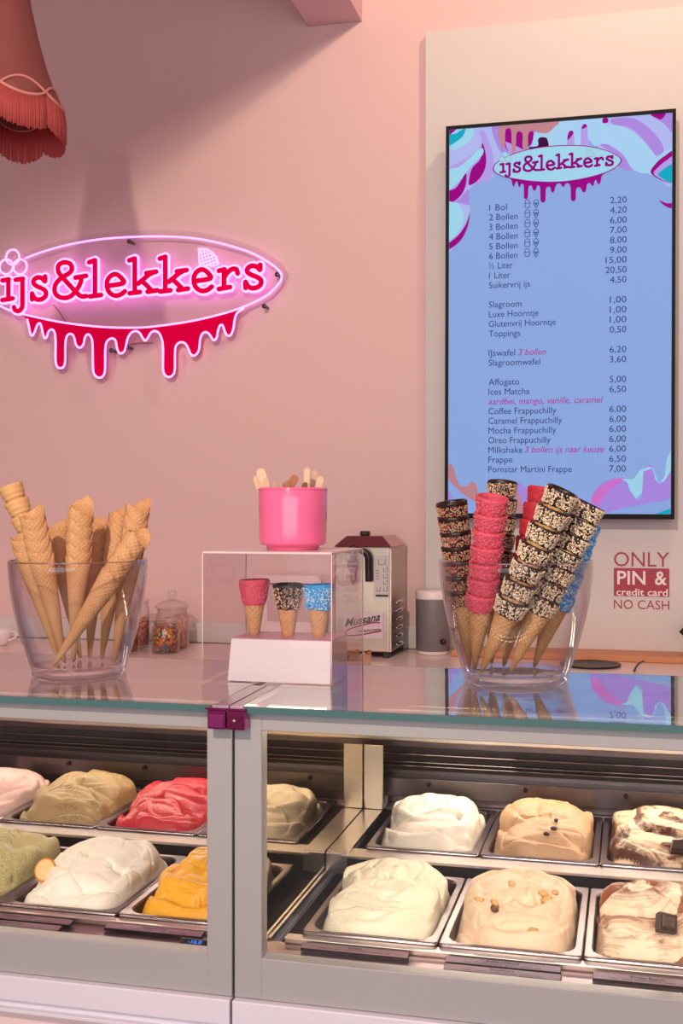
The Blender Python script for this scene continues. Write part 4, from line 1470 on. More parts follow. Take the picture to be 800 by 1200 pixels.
# ------------------------------------------------------------------ clear bowls full of cones
def bowl(px, D, rim_px, base_px, H, label):
    c = onz(px, D, 0)
    z = zg(c.y) + 0.0015
    t = thing('clear_bowl', (c.x, c.y, z), label, 'bowl', 'clear bowls of cones')
    R1 = rim_px * D / F; R0 = base_px * D / F
    outer = []; inner = []
    N = 16
    for i in range(N + 1):
        s = i / N
        r = R0 + (R1 - R0) * (1 - (1 - s) ** 1.75)
        outer.append((r, 0.012 + (H - 0.012) * s))
    for i in range(N, -1, -1):
        s = i / N
        r = R0 + (R1 - R0) * (1 - (1 - s) ** 1.75) - 0.0035
        inner.append((r, 0.019 + (H - 0.019) * s))
    g = MB()
    g.lathe([(R0 * 0.80, 0.004), (R0 * 0.82, 0.0), (R0 * 0.95, 0.0), (R0 * 1.0, 0.004)] + outer + [(R1 - 0.0015, H + 0.0012)] + inner + [(R0 * 0.90 - 0.0035, 0.0172), (R0 * 0.5, 0.0165), (1e-4, 0.0165)], 72, (c.x, c.y, z), sy=1.16)
    g.build('body', M['bowl'], t)
    g = MB()
    g.lathe([(1e-4, 0.0042), (R0 * 0.80, 0.004), (R0 * 0.86, 0.0075), (R0 * 0.6, 0.0095), (1e-4, 0.0095)], 72, (c.x, c.y, z), sy=1.16)
    g.build('thick_base', M['bowl'], t)
    g = MB()
    g.tube([(c.x + (R1 - 0.0017) * math.cos(2 * PI * k / 72), c.y + 1.16 * (R1 - 0.0017) * math.sin(2 * PI * k / 72), z + H + 0.0005) for k in range(72)], 0.0013, 6, closed=True)
    g.build('rim', M['bowl_rim'], t)
    return c, z + 0.0175, z + H, (c, R0, R1, H, z)

M['bowl_rim'] = glass('bright bowl rim', (0.86, 0.82, 0.85, 1), 0.22, power=3.0)
DL, DR = 2.165, 2.075
cl, zl0, zl1, BL_ = bowl(92.5, DL, 77.5, 53, 0.212, 'clear bowl of plain waffle cones on the left glass top')
cr_, zr0, zr1, BR_ = bowl(604, DR, 89, 61, 0.214, 'clear bowl of dipped cones on the right glass top')

ORD = ['topmost', 'second', 'third', 'fourth', 'fifth', 'sixth', 'seventh', 'eighth', 'ninth', 'tenth']
DEBUG = False
def stack_axis(tip_px, tip_off, lip_px, lip_py, lip_off, D, zf, bowl_, rad_at):
    tip = onz(tip_px, D + tip_off, zf)
    lip = atd(lip_px, lip_py, D + lip_off)
    c, R0, R1, H, z0 = bowl_
    OV = 1.16                                  # the bowls are slightly oval, deeper than wide
    c = Vector((c.x, c.y, 0))
    def room(z):
        s = max(0.0, min(1.0, (z - z0 - 0.019) / (H - 0.019)))
        return R0 + (R1 - R0) * (1 - (1 - s) ** 1.75) - 0.0050
    p0_, p1_ = tip.copy(), lip.copy()
    for it in range(160):
        worst, wt = 0.0, 0
        L = (lip - tip).length
        for i in range(1, 41):
            t = i / 40
            p = tip + (lip - tip) * t
            if p.z > z0 + H + 0.004: break
            ex_ = math.hypot(p.x - c.x, (p.y - c.y) / OV) + rad_at(L * t) - room(p.z)
            if ex_ > worst: worst, wt = ex_, t
        if worst <= 0.0015: break
        for q, wgt in ((lip, wt), (tip, 1 - wt)):
            d_ = Vector((c.x - q.x, c.y - q.y, 0))
            dep = FWD * d_.dot(FWD); lat = RGT * d_.dot(RGT)
            mv = lat + 0.5 * dep
            if mv.length > 1e-4:
                q += mv.normalized() * min(0.0015, worst * 1.2) * wgt
    if DEBUG: print('FIT', round(tip_px), 'its', it, 'tip', [round(v * 1000) for v in (tip - p0_)], 'lip', [round(v * 1000) for v in (lip - p1_)], 'worst', round(worst * 1000, 1), round(wt, 2))
    return tip, lip

def dipped_stack(kind, n, tip_px, tip_off, lip_px, lip_py, lip_off, what, zadd=0.0):
    tip, lip = stack_axis(tip_px, tip_off, lip_px, lip_py, lip_off, DR, zr0 + 0.0012 + zadd, BR_, lambda t: min(cone_r(t), CR) + (0.0030 if t > CL - 0.05 else 0.0))
    ax = (lip - tip)
    Ls = ax.length
    ax.normalize()
    step = (Ls - CL) / (n - 1)
    for k in range(n):
        i = n - 1 - k
        w = ORD[i] + ('' if i == 0 else ' from the top')
        if k == 0: w = 'bottom'
        dipped(kind, tip + ax * step * k + Vector((random.uniform(-.0006, .0006), random.uniform(-.0006, .0006), 0)), ax + Vector((random.uniform(-.006, .006), random.uniform(-.006, .006), 0)), random.uniform(0, 6.28), '%s cone of the %s in the right bowl' % (w, what), 'dipped cones of the ' + what)

dipped_stack('mixed', 7, 549, 0.030, 527, 589, 0.005, 'red speckled chocolate stack')
dipped_stack('pink', 7, 556, -0.010, 576, 584, -0.092, 'pink stack')
dipped_stack('brown', 7, 576, 0.065, 589, 566, 0.095, 'brown sprinkled stack')
dipped_stack('red', 7, 590, 0.030, 637, 574, 0.030, 'red stack')
dipped_stack('nut', 7, 563, -0.052, 658, 576, -0.122, 'left nut covered stack')
dipped_stack('nut', 7, 598, -0.034, 690, 592, -0.064, 'right nut covered stack')
dipped_stack('blue', 7, 630, 0.020, 702, 614, 0.004, 'blue sugared stack')

# rolled waffle cones, nested
RL, RR = 0.205, 0.0242
ROLL = []
for k, (wv, ph) in enumerate(((0.013, 0.0), (0.011, 2.0), (0.015, 4.2))):
    g = MB()
    prof = cone_profile(RL, RR, 0.0016)
    def fn(r, z, a, i, wv=wv, ph=ph):
        s = (a % (2 * PI)) / (2 * PI)
        if z > RL * 0.6:
            w = (z / RL - 0.6) / 0.4
            z = z + wv * w * (math.cos(a - ph) * 0.7 + 0.5 * math.cos(2 * (a - ph) + 1) + 0.12 * math.sin(9 * a + ph))
        r = r * (1 + 0.030 * (s - 0.5))
        return r, z
    g.lathe(prof, 48, fn=fn)
    ROLL.append(g)
roll_me = [None, None, None]
def rolled(k, tip, axis, roll, label, group):
    if roll_me[k] is None:
        o = ROLL[k].build('waffle_cone', M['waffle'], None, (0, 0, 0))
        roll_me[k] = o
    else:
        o = roll_me[k].copy(); COL.objects.link(o)
    q = Vector((0, 0, 1)).rotation_difference(Vector(axis).normalized())
    o.rotation_mode = 'QUATERNION'
    o.rotation_quaternion = q @ Euler((0, 0, roll)).to_quaternion()
    o.location = tip
    tag(o, label, 'ice cream cone', group)

def rolled_stack(n, tip_px, tip_off, lip_px, lip_py, lip_off, what):
    tip, lip = stack_axis(tip_px, tip_off, lip_px, lip_py, lip_off, DL, zl0 + 0.0016, BL_, lambda t: min(0.0035 + (RR - 0.0035) * t / RL, RR) * 1.0)
    ax = (lip - tip); Ls = ax.length; ax.normalize()
    step = max(0.0, (Ls - RL) / max(1, n - 1))
    for k in range(n):
        i = n - 1 - k
        w = ORD[i] + ('' if i == 0 else ' from the top')
        if k == 0: w = 'bottom'
        if n == 1: w = 'single'
        rolled(int(tip_px) % 3, tip + ax * step * k, ax, PI / 2 - (0.0, 2.0, 4.2)[int(tip_px) % 3] + random.Random(tip_px).uniform(-0.6, 0.6), '%s waffle cone, stack %s' % (w, what), 'waffle cones ' + what)

rolled_stack(4, 62, -0.052, 163, 628, -0.032, 'lying diagonally in front of the others')
rolled_stack(5, 86, 0.010, 95, 594, -0.030, 'upright in the middle')
rolled_stack(5, 76, -0.012, 37, 602, -0.058, 'in front of the wafer cups')
rolled_stack(3, 66, 0.024, 11, 626, 0.006, 'furthest left in the bowl')
rolled_stack(4, 94, 0.066, 67, 616, 0.085, 'behind and left of the upright one')
rolled_stack(4, 105, 0.060, 112, 612, 0.112, 'behind and right of the upright one')
rolled_stack(5, 119, 0.040, 142, 602, 0.090, 'between the diagonal one and the rightmost')
rolled_stack(5, 134, 0.010, 162, 592, 0.040, 'furthest right in the bowl')

# stack of pale wafer cups, top left
def cup():
    g = MB()
    pr = [(1e-4, 0), (0.0135, 0), (0.015, 0.001), (0.0172, 0.030), (0.0172, 0.031), (0.0205, 0.033), (0.0212, 0.037), (0.0205, 0.040), (0.0225, 0.042), (0.0230, 0.046), (0.0222, 0.049), (0.0242, 0.054), (0.0248, 0.060), (0.0232, 0.0605), (0.0215, 0.048), (0.018, 0.036), (0.0150, 0.030), (0.0128, 0.003), (1e-4, 0.0025)]
    g.lathe(pr, 36)
    return g.build('wafer_cup', M['wafer'], None, (0, 0, 0))
cups = None
top = atd(12, 570, DL + 0.110); bot = atd(52, 668, DL + 0.100)
ax = (top - bot).normalized()
n = 5
for k in range(n):
    if cups is None:
        o = cups = cup()
    else:
        o = cups.copy(); COL.objects.link(o)
    o.rotation_mode = 'QUATERNION'
    o.rotation_quaternion = Vector((0, 0, 1)).rotation_difference(ax)
    o.location = top - ax * (0.060 + 0.0325 * k)
    tag(o, '%s pale ribbed wafer cup at the left bowl\'s top left' % (ORD[k] if k == 0 else ORD[k] + ' from the top'), 'ice cream cone', 'pale wafer cups')
# ------------------------------------------------------------------ back counter along the wall
ZC_ = 1.033
YCF = 3.50
t = thing('back_counter', (-0.8, 3.8, 0), 'white back counter running along the pink wall', 'counter')
g = MB(); g.box((-3.4, YCF, ZC_ - 0.035), (2.4, YP - 0.001, ZC_), 0.003); g.build('worktop', M['worktop'], t)
g = MB(); g.box((-3.4, YCF + 0.03, 0.1), (2.4, YP - 0.001, ZC_ - 0.035)); g.box((-3.4, YCF + 0.07, 0.0), (2.4, YP - 0.001, 0.1)); g.build('body', M['fascia'], t)
for k in range(9):
    g = MB(); x = -3.38 + k * 0.64
    g.box((x, YCF + 0.012, 0.12), (x + 0.63, YCF + 0.029, ZC_ - 0.05), 0.002)
    dr = g.build('door', M['fascia'], t)
    g = MB(); g.tube([(x + 0.57, YCF - 0.006, 0.75), (x + 0.57, YCF - 0.006, 0.90)], 0.005, 8)
    g.build('handle', M['steel'], dr)
g = MB(); g.box((-3.59, YW - 0.018, ZC_ + 0.001), (pl.x - 0.002, YW - 0.001, ZC_ + 0.078), 0.002)
g.build('backsplash', M['white_panel'], None); bpy.data.objects['backsplash'].name = 'trim_3'
bpy.data.objects['trim_3']['kind'] = 'structure'

# wooden board, black disc, metal clip
wa = at(529, 770, 3.9)
t = thing('wooden_board', (0.1, 3.96, ZC_), 'long oiled wooden board lying along the white wall', 'board')
g = MB(); g.box((wa.x, 3.890, ZC_ + 0.0004), (0.75, 4.046, ZC_ + 0.0215), 0.003); g.build('plank', M['board'], t)
dk = at(697, 778, 3.86)
t = thing('black_disc', (dk.x, 3.82, ZC_), 'flat black round tray half under the clear bowl\'s edge', 'tray')
dk.y = 3.825
g = MB(); g.lathe([(1e-4, 0), (0.088, 0), (0.094, 0.002), (0.097, 0.006), (0.094, 0.0065), (0.088, 0.0040), (1e-4, 0.0035)], 48, (dk.x - 0.012, dk.y - 0.045, ZC_ + 0.0004), sx=1.0, sy=1.0)
g.build('plate', M['black'], t)
ck = at(749, 783, 3.70)
t = thing('metal_clip', (ck.x, 3.70, ZC_), 'small curved metal clip lying in front of the wooden board', 'clip')
g = MB(); g.tube(catmull([(ck.x - 0.016, 3.66, ZC_ + 0.004), (ck.x - 0.008, 3.70, ZC_ + 0.014), (ck.x + 0.004, 3.73, ZC_ + 0.022), (ck.x + 0.014, 3.74, ZC_ + 0.023)], 5), 0.0035, 8)
g.build('arm', M['steel_dark'], t)
# dark pan handle at the right edge
hk = at(800, 744, 3.90)
t = thing('utensil_handle', (hk.x + 0.03, 3.95, ZC_ + 0.0215), 'dark wooden handle poking in at the right edge above the board', 'utensil')
g = MB(); g.tube([(hk.x - 0.004, 3.93, hk.z), (hk.x + 0.02, 3.935, hk.z + 0.022), (hk.x + 0.08, 3.95, hk.z + 0.065)], [0.010, 0.0135, 0.011], 14)
g.build('grip', M['dark'], t)
g = MB(); g.lathe([(1e-4, 0), (0.045, 0), (0.05, 0.004), (0.05, 0.13), (0.047, 0.13), (0.046, 0.006), (1e-4, 0.005)], 32, (hk.x + 0.085, 3.955, ZC_ + 0.0220))
g.build('holder', M['steel_dark'], t)

# ------------------------------------------------------------------ cream machine
ym = 3.79
a = at(392, 772, ym); c = at(458, 772, ym)
mx0, mx1 = a.x, c.x
mz0 = ZC_ + 0.020
mz1 = at(440, 641, ym).z
my1 = 4.055
t = thing('cream_machine', ((mx0 + mx1) / 2, (ym + my1) / 2, ZC_), 'stainless steel whipped cream machine with a sloping lid against the pink wall', 'cream machine')
g = MB(); g.box((mx0, ym, mz0), (mx1, my1, mz1), 0.004); g.build('body', M['steel_body'], t)
g = MB()   # bevelled lid
i1 = 0.035
lz = mz1 + 0.036
g.hexa([(mx0 - 0.002, ym - 0.002, mz1 + 0.0005), (mx1 + 0.002, ym - 0.002, mz1 + 0.0005), (mx1 + 0.002, my1, mz1 + 0.0005), (mx0 - 0.002, my1, mz1 + 0.0005),
        (mx0 + i1, ym + i1 * 0.8, lz), (mx1 - i1, ym + i1 * 0.8, lz), (mx1 - i1, my1 - i1, lz), (mx0 + i1, my1 - i1, lz)])
g.build('lid', M['lid'], t)
kx = at(428, 625, ym + 0.10)
g = MB(); g.box((kx.x - 0.016, ym + 0.08, lz + 0.0003), (kx.x + 0.016, ym + 0.112, lz + 0.016), 0.004); g.build('lid_knob', M['black'], t)
for x in (mx0 + 0.01, mx1 - 0.03):
    for y in (ym + 0.008, my1 - 0.03):
        g = MB(); g.box((x, y, ZC_ + 0.0004), (x + 0.022, y + 0.02, mz0), 0.002); g.build('foot', M['black'], t)
# corner trim, front panel
g = MB(); g.box((mx1 - 0.012, ym - 0.003, mz0 + 0.002), (mx1 - 0.007, ym, mz1 - 0.006), 0.001); g.box((mx1 - 0.003, ym - 0.003, mz0 + 0.002), (mx1 + 0.0015, ym, mz1 - 0.006), 0.001)
g.build('corner_trim', M['steel_warm'], t)
# control panel with printed symbols
def mp(px, py, off=0.0):
    p = at(px, py, ym - off); return p.x, p.z
g = MB()
c0 = mp(438, 700); c1 = mp(456, 651)
g.box((c0[0], ym - 0.004, c0[1]), (c1[0], ym, c1[1]), 0.001)
cp = g.build('control_panel', M['panel_grey'], t)
g = MB()
def frame(px0, py0, px1, py1):
    a_ = mp(px0, py1, .0045); b_ = mp(px1, py0, .0045)
    w = 0.0012
    g.box((a_[0], ym - 0.0052, a_[1]), (b_[0], ym - 0.0041, a_[1] + w)); g.box((a_[0], ym - 0.0052, a_[1]), (a_[0] + w, ym - 0.0041, b_[1])); g.box((b_[0] - w, ym - 0.0052, a_[1]), (b_[0], ym - 0.0041, b_[1]))
frame(443, 655, 451.5, 661.5)
for py in (668.5, 676, 683.5, 691):
    frame(449, py - 2.6, 454, py + 1.6)
    a_ = mp(453, py - 3.6, .0045); g.box((a_[0], ym - 0.0052, a_[1] - 0.003), (a_[0] + 0.003, ym - 0.0041, a_[1]))
frame(441.3, 688, 445.5, 693)
for i in range(4):
    for j in range(2):
        a_ = mp(440.6 + 2.1 * j, 669 + 3.4 * i, .0045); g.box((a_[0], ym - 0.0052, a_[1]), (a_[0] + 0.003, ym - 0.0041, a_[1] + 0.003))
a_ = mp(440, 699, .0045); b_ = mp(454.5, 697, .0045); g.box((a_[0], ym - 0.0052, a_[1]), (b_[0], ym - 0.0041, b_[1]))
g.build('symbol', M['ink'], cp)
# brand badge
g = MB(); a_ = mp(402, 747.5); b_ = mp(449, 718)
g.box((a_[0], ym - 0.003, a_[1]), (b_[0], ym, b_[1]), 0.001)
bd = g.build('badge', M['badge'], t)
g = MB()
sl = Vector((math.cos(0.20), 0, math.sin(0.20))); up_ = Vector((0, 0, 1))
q = mp(404, 734.5, .0035); w = mp(446, 735, .0035)[0] - q[0]
put_text(g, 'Mussana', (q[0], ym - 0.0035, q[1]), sl, up_, 0.027, width=w, shear=0.35, bold=0.02)
g.build('badge_script', M['black'], bd)
g = MB()
q = mp(419, 741.3, .0035)
put_text(g, 'THERIZER', (q[0], ym - 0.0035, q[1]), Vector((math.cos(.1), 0, math.sin(.1))), Vector((-math.sin(.1), 0, math.cos(.1))), 0.0075, width=mp(446, 740, .0035)[0] - q[0], shear=0.3, bold=0.02)
g.build('badge_small_letters', M['ink'], bd)
g = MB()
sw = [(445, 730, .6), (438, 729.5, 1.5), (425, 732.5, 1.6), (410, 737, 1.4), (403.5, 742, 1.2), (405, 744.6, 1.2), (415, 744.6, 1.3), (430, 742.6, 1.2), (447, 739.2, .5)]
pts = [(Vector((mp(x, y, .0035)[0], ym - 0.0036, mp(x, y, .0035)[1])), r) for x, y, r in sw]
cm = catmull([p for p, r in pts], 4)
g.tube(cm, 0.0022, 6)
g.build('badge_swoosh', M['swoosh'], bd)
# nozzle: clear star tip on a black spout
n0 = mp(416, 650)
g = MB()
g.lathe([(0.008, 0.03), (0.010, 0.0), (0.011, -0.010), (0.019, -0.018), (0.021, -0.034), (0.016, -0.050), (0.010, -0.056), (0.012, -0.070), (0.0085, -0.090), (0.0035, -0.098), (1e-4, -0.098)], 24, (n0[0], ym - 0.030, n0[1]))
g.build('nozzle', M['nozzle'], t)
g = MB(); h0 = mp(432, 650); h1 = mp(433, 681)
g.tube(catmull([(n0[0] - 0.02, ym - 0.012, n0[1] + 0.008), (n0[0] - 0.005, ym - 0.02, n0[1] + 0.026), (n0[0] + 0.02, ym - 0.022, n0[1] + 0.018), (h0[0], ym - 0.018, h0[1]), (h1[0], ym - 0.014, (h0[1] + h1[1]) / 2), (h1[0], ym - 0.012, h1[1])], 5), [0.006 + 0.007 * min(1, i / 16) for i in range(26)], 12)
g.build('spout', M['black'], t)
# louvres on the right side
for k in range(6):
    z = at(474, 704 + 9.6 * k, ym + 0.17).z
    g = MB()
    bmx = bmesh.new(); bmesh.ops.create_uvsphere(bmx, u_segments=16, v_segments=10, radius=1)
    for v in bmx.verts:
        v.co = Vector((mx1 + max(0, v.co.x) * 0.012, ym + 0.135 + v.co.y * 0.055, z + v.co.z * 0.0085))
    g.bm(bmx, 0, True)
    g.build('louvre', M['chrome'], t)
M_side = at(463, 720, ym)
g = MB(); g.box((mx1 + 0.0002, ym + 0.012, mz0 + 0.012), (mx1 + 0.0012, my1 - 0.012, at(463, 720, ym).z), 0.0003); g.build('side_plate', M['steel_dark'], t)

# ------------------------------------------------------------------ grey canister with a white cable
gc = at(508, 766, 3.97)
t = thing('canister', (gc.x, 3.955, ZC_), 'grey round canister with a white lid beside the steel machine', 'canister')
R = 0.060
h = at(514, 692, 3.955).z - ZC_
g = MB(); g.lathe([(1e-4, 0.0), (R * 0.90, 0.0), (R * 0.95, 0.004), (R * 0.96, 0.012)], 48, (gc.x, 3.955, ZC_ + 0.0004)); g.build('base_ring', M['white_plastic'], t)
g = MB(); g.lathe([(R * 0.96, 0.012), (R * 0.985, 0.015), (R, h - 0.034), (R * 0.99, h - 0.030), (1e-4, h - 0.030)], 48, (gc.x, 3.955, ZC_ + 0.0004)); g.build('body', M['grey_plastic'], t)
g = MB(); g.lathe([(1e-4, h - 0.0295), (R * 1.02, h - 0.0295), (R * 1.03, h - 0.026), (R * 1.03, h - 0.006), (R * 0.98, h), (1e-4, h)], 48, (gc.x, 3.955, ZC_ + 0.0004)); g.build('lid', M['white_plastic'], t)
g = MB(); b0 = at(519, 752, 3.90); g.lathe([(1e-4, 0), (0.010, 0), (0.010, 0.008), (1e-4, 0.008)], 16); Rm = Matrix.Translation((b0.x, 3.907, b0.z)) @ Euler((PI / 2, 0, 0)).to_matrix().to_4x4()
g.v = [tuple(Rm @ Vector(p)) for p in g.v]; g.build('knob', M['black'], t)
cb = thing('cable', (gc.x, 4.0, ZC_ + 0.2), 'thin white cable looping behind the grey canister', 'cable')
cc = catmull([at(487, 703, 4.0), at(489, 699, 4.03), at(492, 697, 4.04), at(498, 702, 4.04), at(506, 711, 4.03), at(508, 720, 4.035), at(508, 760, 4.035)], 6)
g = MB(); g.tube(cc, 0.003, 8); g.build('wire', M['white_plastic'], cb)

# ------------------------------------------------------------------ glass jars
def jar(px, py, Y, R, H, fill_h, fm, label, lid=True, flabel=None, kind='jar'):
    c = at(px, py, Y); 
    t = thing('glass_jar', (c.x, Y, ZC_), label, 'jar', 'glass topping jars')
    z = ZC_ + 0.0004
    g = MB()
    g.lathe([(1e-4, 0.0), (R * 0.94, 0.0), (R, 0.006), (R, H * 0.80), (R * 0.90, H * 0.90), (R * 0.86, H * 0.93), (R * 0.88, H), (R * 0.84, H), (R * 0.82, H * 0.93), (R * 0.87, H * 0.89), (R * 0.965, H * 0.79), (R * 0.965, 0.008), (1e-4, 0.005)], 40, (c.x, Y, z))
    g.build('body', M['jar'], t)
    g = MB()
    if lid:
        g.lathe([(1e-4, H + 0.001), (R * 0.9, H + 0.001), (R * 1.0, H + 0.005), (R * 1.0, H + 0.011), (R * 0.75, H + 0.024), (R * 0.30, H + 0.032), (R * 0.16, H + 0.036), (R * 0.16, H + 0.042), (R * 0.26, H + 0.050), (R * 0.26, H + 0.062), (R * 0.18, H + 0.066), (1e-4, H + 0.066)], 40, (c.x, Y, z))
    else:
        g.lathe([(1e-4, H + 0.001), (R * 0.93, H + 0.001), (R * 0.97, H + 0.003), (R * 0.97, H + 0.008), (R * 0.80, H + 0.012), (1e-4, H + 0.014)], 40, (c.x, Y, z))
    g.build('lid', M['jar'], t)
    g = MB()
    def fn(r, zz, a, i):
        return r, zz + (0.004 * math.sin(3 * a + px) if zz > fill_h * 0.9 and r > 1e-3 else 0)
    g.lathe([(1e-4, 0.0090), (R * 0.93, 0.0090), (R * 0.945, 0.012), (R * 0.945, min(fill_h, H * 0.76)), (R * 0.6, fill_h + 0.006), (1e-4, fill_h + 0.004)], 40, (c.x, Y, z), fn=fn)
    o = g.build('toppings', fm, None, (c.x, Y, z + 0.0090))
    tag(o, flabel, 'toppings', None, 'stuff')

CC = [rgb(216, 96, 30), rgb(226, 152, 24), rgb(196, 44, 34), rgb(40, 84, 60), rgb(60, 70, 90), rgb(232, 128, 40), rgb(120, 46, 40), rgb(240, 196, 60), rgb(210, 110, 120), rgb(34, 140, 50), rgb(236, 120, 40)]
M['candy'] = candy_mat('chocolate beans of many colours', CC, 120)
M['crisp'] = candy_mat('pale crisp pieces', [rgb(222, 160, 140), rgb(236, 190, 170), rgb(206, 128, 116), rgb(240, 206, 190)], 90)
M['crumb'] = candy_mat('pink brown crumbs', [rgb(196, 104, 96), rgb(220, 140, 124), rgb(170, 84, 76), rgb(228, 170, 150)], 160)
M['umber'] = candy_mat('brown crumbs', [rgb(136, 80, 66), rgb(110, 60, 52), rgb(168, 104, 84)], 160)
jar(194, 762, 3.76, 0.0485, 0.105, 0.082, M['candy'], 'small glass jar of multicoloured sweets on the back counter', False, 'multicoloured sweets inside the small glass jar')
jar(201.5, 756, 3.90, 0.062, 0.140, 0.098, M['crisp'], 'large lidded glass jar behind the multicoloured sweets', True, 'pale crisp pieces inside the large lidded jar')
jar(163, 755, 3.88, 0.038, 0.165, 0.100, M['crumb'], 'slim glass jar of pinkish crumbs right of the waffle cone bowl', False, 'pinkish crumbs inside the slim glass jar')
jar(150, 765, 3.70, 0.036, 0.085, 0.060, M['umber'], 'low glass jar of brown crumbs seen through the waffle cone bowl', False, 'brown crumbs inside the low glass jar')

# white cup at the left edge
cp = at(1, 752, 3.80)
t = thing('white_cup', (cp.x, 3.80, ZC_), 'white porcelain cup with a black line at the left edge', 'cup')
g = MB(); Rc = 0.048
g.lathe([(1e-4, 0.0), (0.022, 0.0), (0.026, 0.003), (0.036, 0.018), (0.045, 0.042), (Rc, 0.064), (Rc - 0.002, 0.0645), (0.042, 0.042), (0.033, 0.020), (1e-4, 0.008)], 40, (cp.x - 0.004, 3.80, ZC_ + 0.0004))
g.build('bowl', M['white_plastic'], t)
g = MB()
pp = [Vector((cp.x - 0.004 + 0.0463 * math.cos(a), 3.80 + 0.0463 * math.sin(a), ZC_ + 0.0425)) for a in [math.radians(225 + 8 * k) for k in range(9)]]
g.tube(pp, 0.0020, 8)
g.tube([pp[-1], pp[-1] + Vector((0.002, 0.0005, 0))], 0.0040, 8)
g.build('line', M['black'], t)
g = MB(); g.tube(catmull([(cp.x + 0.040, 3.80, ZC_ + 0.052), (cp.x + 0.062, 3.795, ZC_ + 0.050), (cp.x + 0.066, 3.79, ZC_ + 0.034), (cp.x + 0.036, 3.79, ZC_ + 0.020)], 6), 0.004, 8)
g.build('handle', M['white_plastic'], t)

# pale tablet on a stand, seen through the clear box
ty = 3.93
def tp_(px, py): 
    p = at(px, py, ty); return (p.x, p.z)
t = thing('tablet', (tp_(335, 700)[0], ty, ZC_), 'pale rounded tablet leaning on the backsplash behind the clear box', 'tablet')
A = tp_(300, 741); B_ = tp_(376, 675)
g = MB(); g.prism(rrect(A[0], B_[0], ZC_ + 0.004, B_[1], 0.022, 6), ty, ty + 0.014); g.build('casing', M['white_plastic_pink'], t)
A2 = tp_(313, 728); B2 = tp_(368, 684)
g = MB(); g.prism(rrect(A2[0], B2[0], A2[1], B2[1], 0.002, 2), ty - 0.002, ty - 0.0002); g.build('screen', M['screen_pale'], t)
g = MB(); g.prism([(A2[0], B2[1] - 0.004), (B2[0], B2[1] - 0.004), (B2[0], B2[1]), (A2[0], B2[1])], ty - 0.0028, ty - 0.0021); g.build('screen_edge', M['ink'], t)
g = MB(); g.box((A[0] + 0.03, ty + 0.0145, ZC_ + 0.0004), (B_[0] - 0.03, ty + 0.10, ZC_ + 0.010), 0.002); g.build('stand', M['white_plastic_pink'], t)
g = MB(); g.box((A[0] + 0.05, ty + 0.0145, ZC_ + 0.008), (B_[0] - 0.05, ty + 0.022, ZC_ + 0.12), 0.002); g.build('strut', M['white_plastic_pink'], t)
# ------------------------------------------------------------------ lettering shared by the neon sign and the menu's emblem
# pen strokes of the slab-serif word, in pixels of the sign's own drawing
def S(pts, ox=0.0, oy=0.0):
    return [((x + ox) / 4.0, (y + oy) / 4.0 + 260.0) for x, y in pts]
K_STR = [[(632, 172), (632, 332)], [(606, 181), (632, 172)], [(608, 335), (656, 329)], [(718, 238), (700, 246), (648, 290)], [(686, 241), (732, 234)], [(664, 276), (690, 300), (714, 324)], [(692, 328), (738, 321)]]
E_STR = [[(506, 300), (578, 288), (570, 264), (545, 246), (520, 253), (504, 275), (502, 305), (514, 332), (538, 346), (564, 342), (586, 326)]]
S_STR = [[(212, 256), (211, 279), (197, 264), (176, 261), (160, 272), (158, 288), (172, 301), (196, 312), (214, 325), (215, 346), (200, 361), (176, 365), (158, 352), (151, 336), (151, 364)]]
GLYPH = [
    [S([(12, 275), (42, 270)]), S([(40, 272), (40, 362)]), S([(12, 367), (60, 359)])],
    [S([(74, 272), (108, 267)]), S([(106, 270), (106, 385), (102, 405), (88, 418), (72, 414), (66, 400)])],
    [S(s) for s in S_STR],
    [S([(404, 348), (378, 348), (340, 312), (285, 250), (273, 228), (276, 203), (300, 190), (328, 196), (338, 218), (326, 240), (290, 262), (264, 288), (256, 318), (266, 344), (296, 357), (330, 350), (358, 322), (378, 286), (382, 262)]), S([(354, 262), (404, 253)])],
    [S([(446, 180), (446, 345)]), S([(418, 190), (446, 180)]), S([(422, 350), (474, 343)])],
    [S(s) for s in E_STR],
    [S(s) for s in K_STR],
    [S(s, 143, -8) for s in K_STR],
    [S(s, 407, -22) for s in E_STR],
    [S([(1026, 230), (1052, 223)]), S([(1050, 225), (1050, 310)]), S([(1026, 315), (1078, 306)]), S([(1050, 262), (1066, 238), (1088, 222), (1108, 223), (1114, 242)])],
    [S([(1188 + (x - 184) * 1.12, 256 + (y - 310) * 1.0) for x, y in s]) for s in S_STR],
]
ELL = S([(115, 170), (200, 138), (300, 110), (400, 90), (500, 77), (600, 70), (700, 67), (800, 68), (900, 75), (1000, 92), (1100, 118), (1180, 146), (1250, 184), (1296, 218), (1318, 252), (1304, 288), (1250, 342), (1150, 393), (1040, 430), (890, 465), (740, 487), (640, 495), (480, 492), (300, 472), (150, 442), (80, 425), (20, 404), (-30, 374), (-60, 336), (-56, 296), (-34, 262), (-4, 238)])
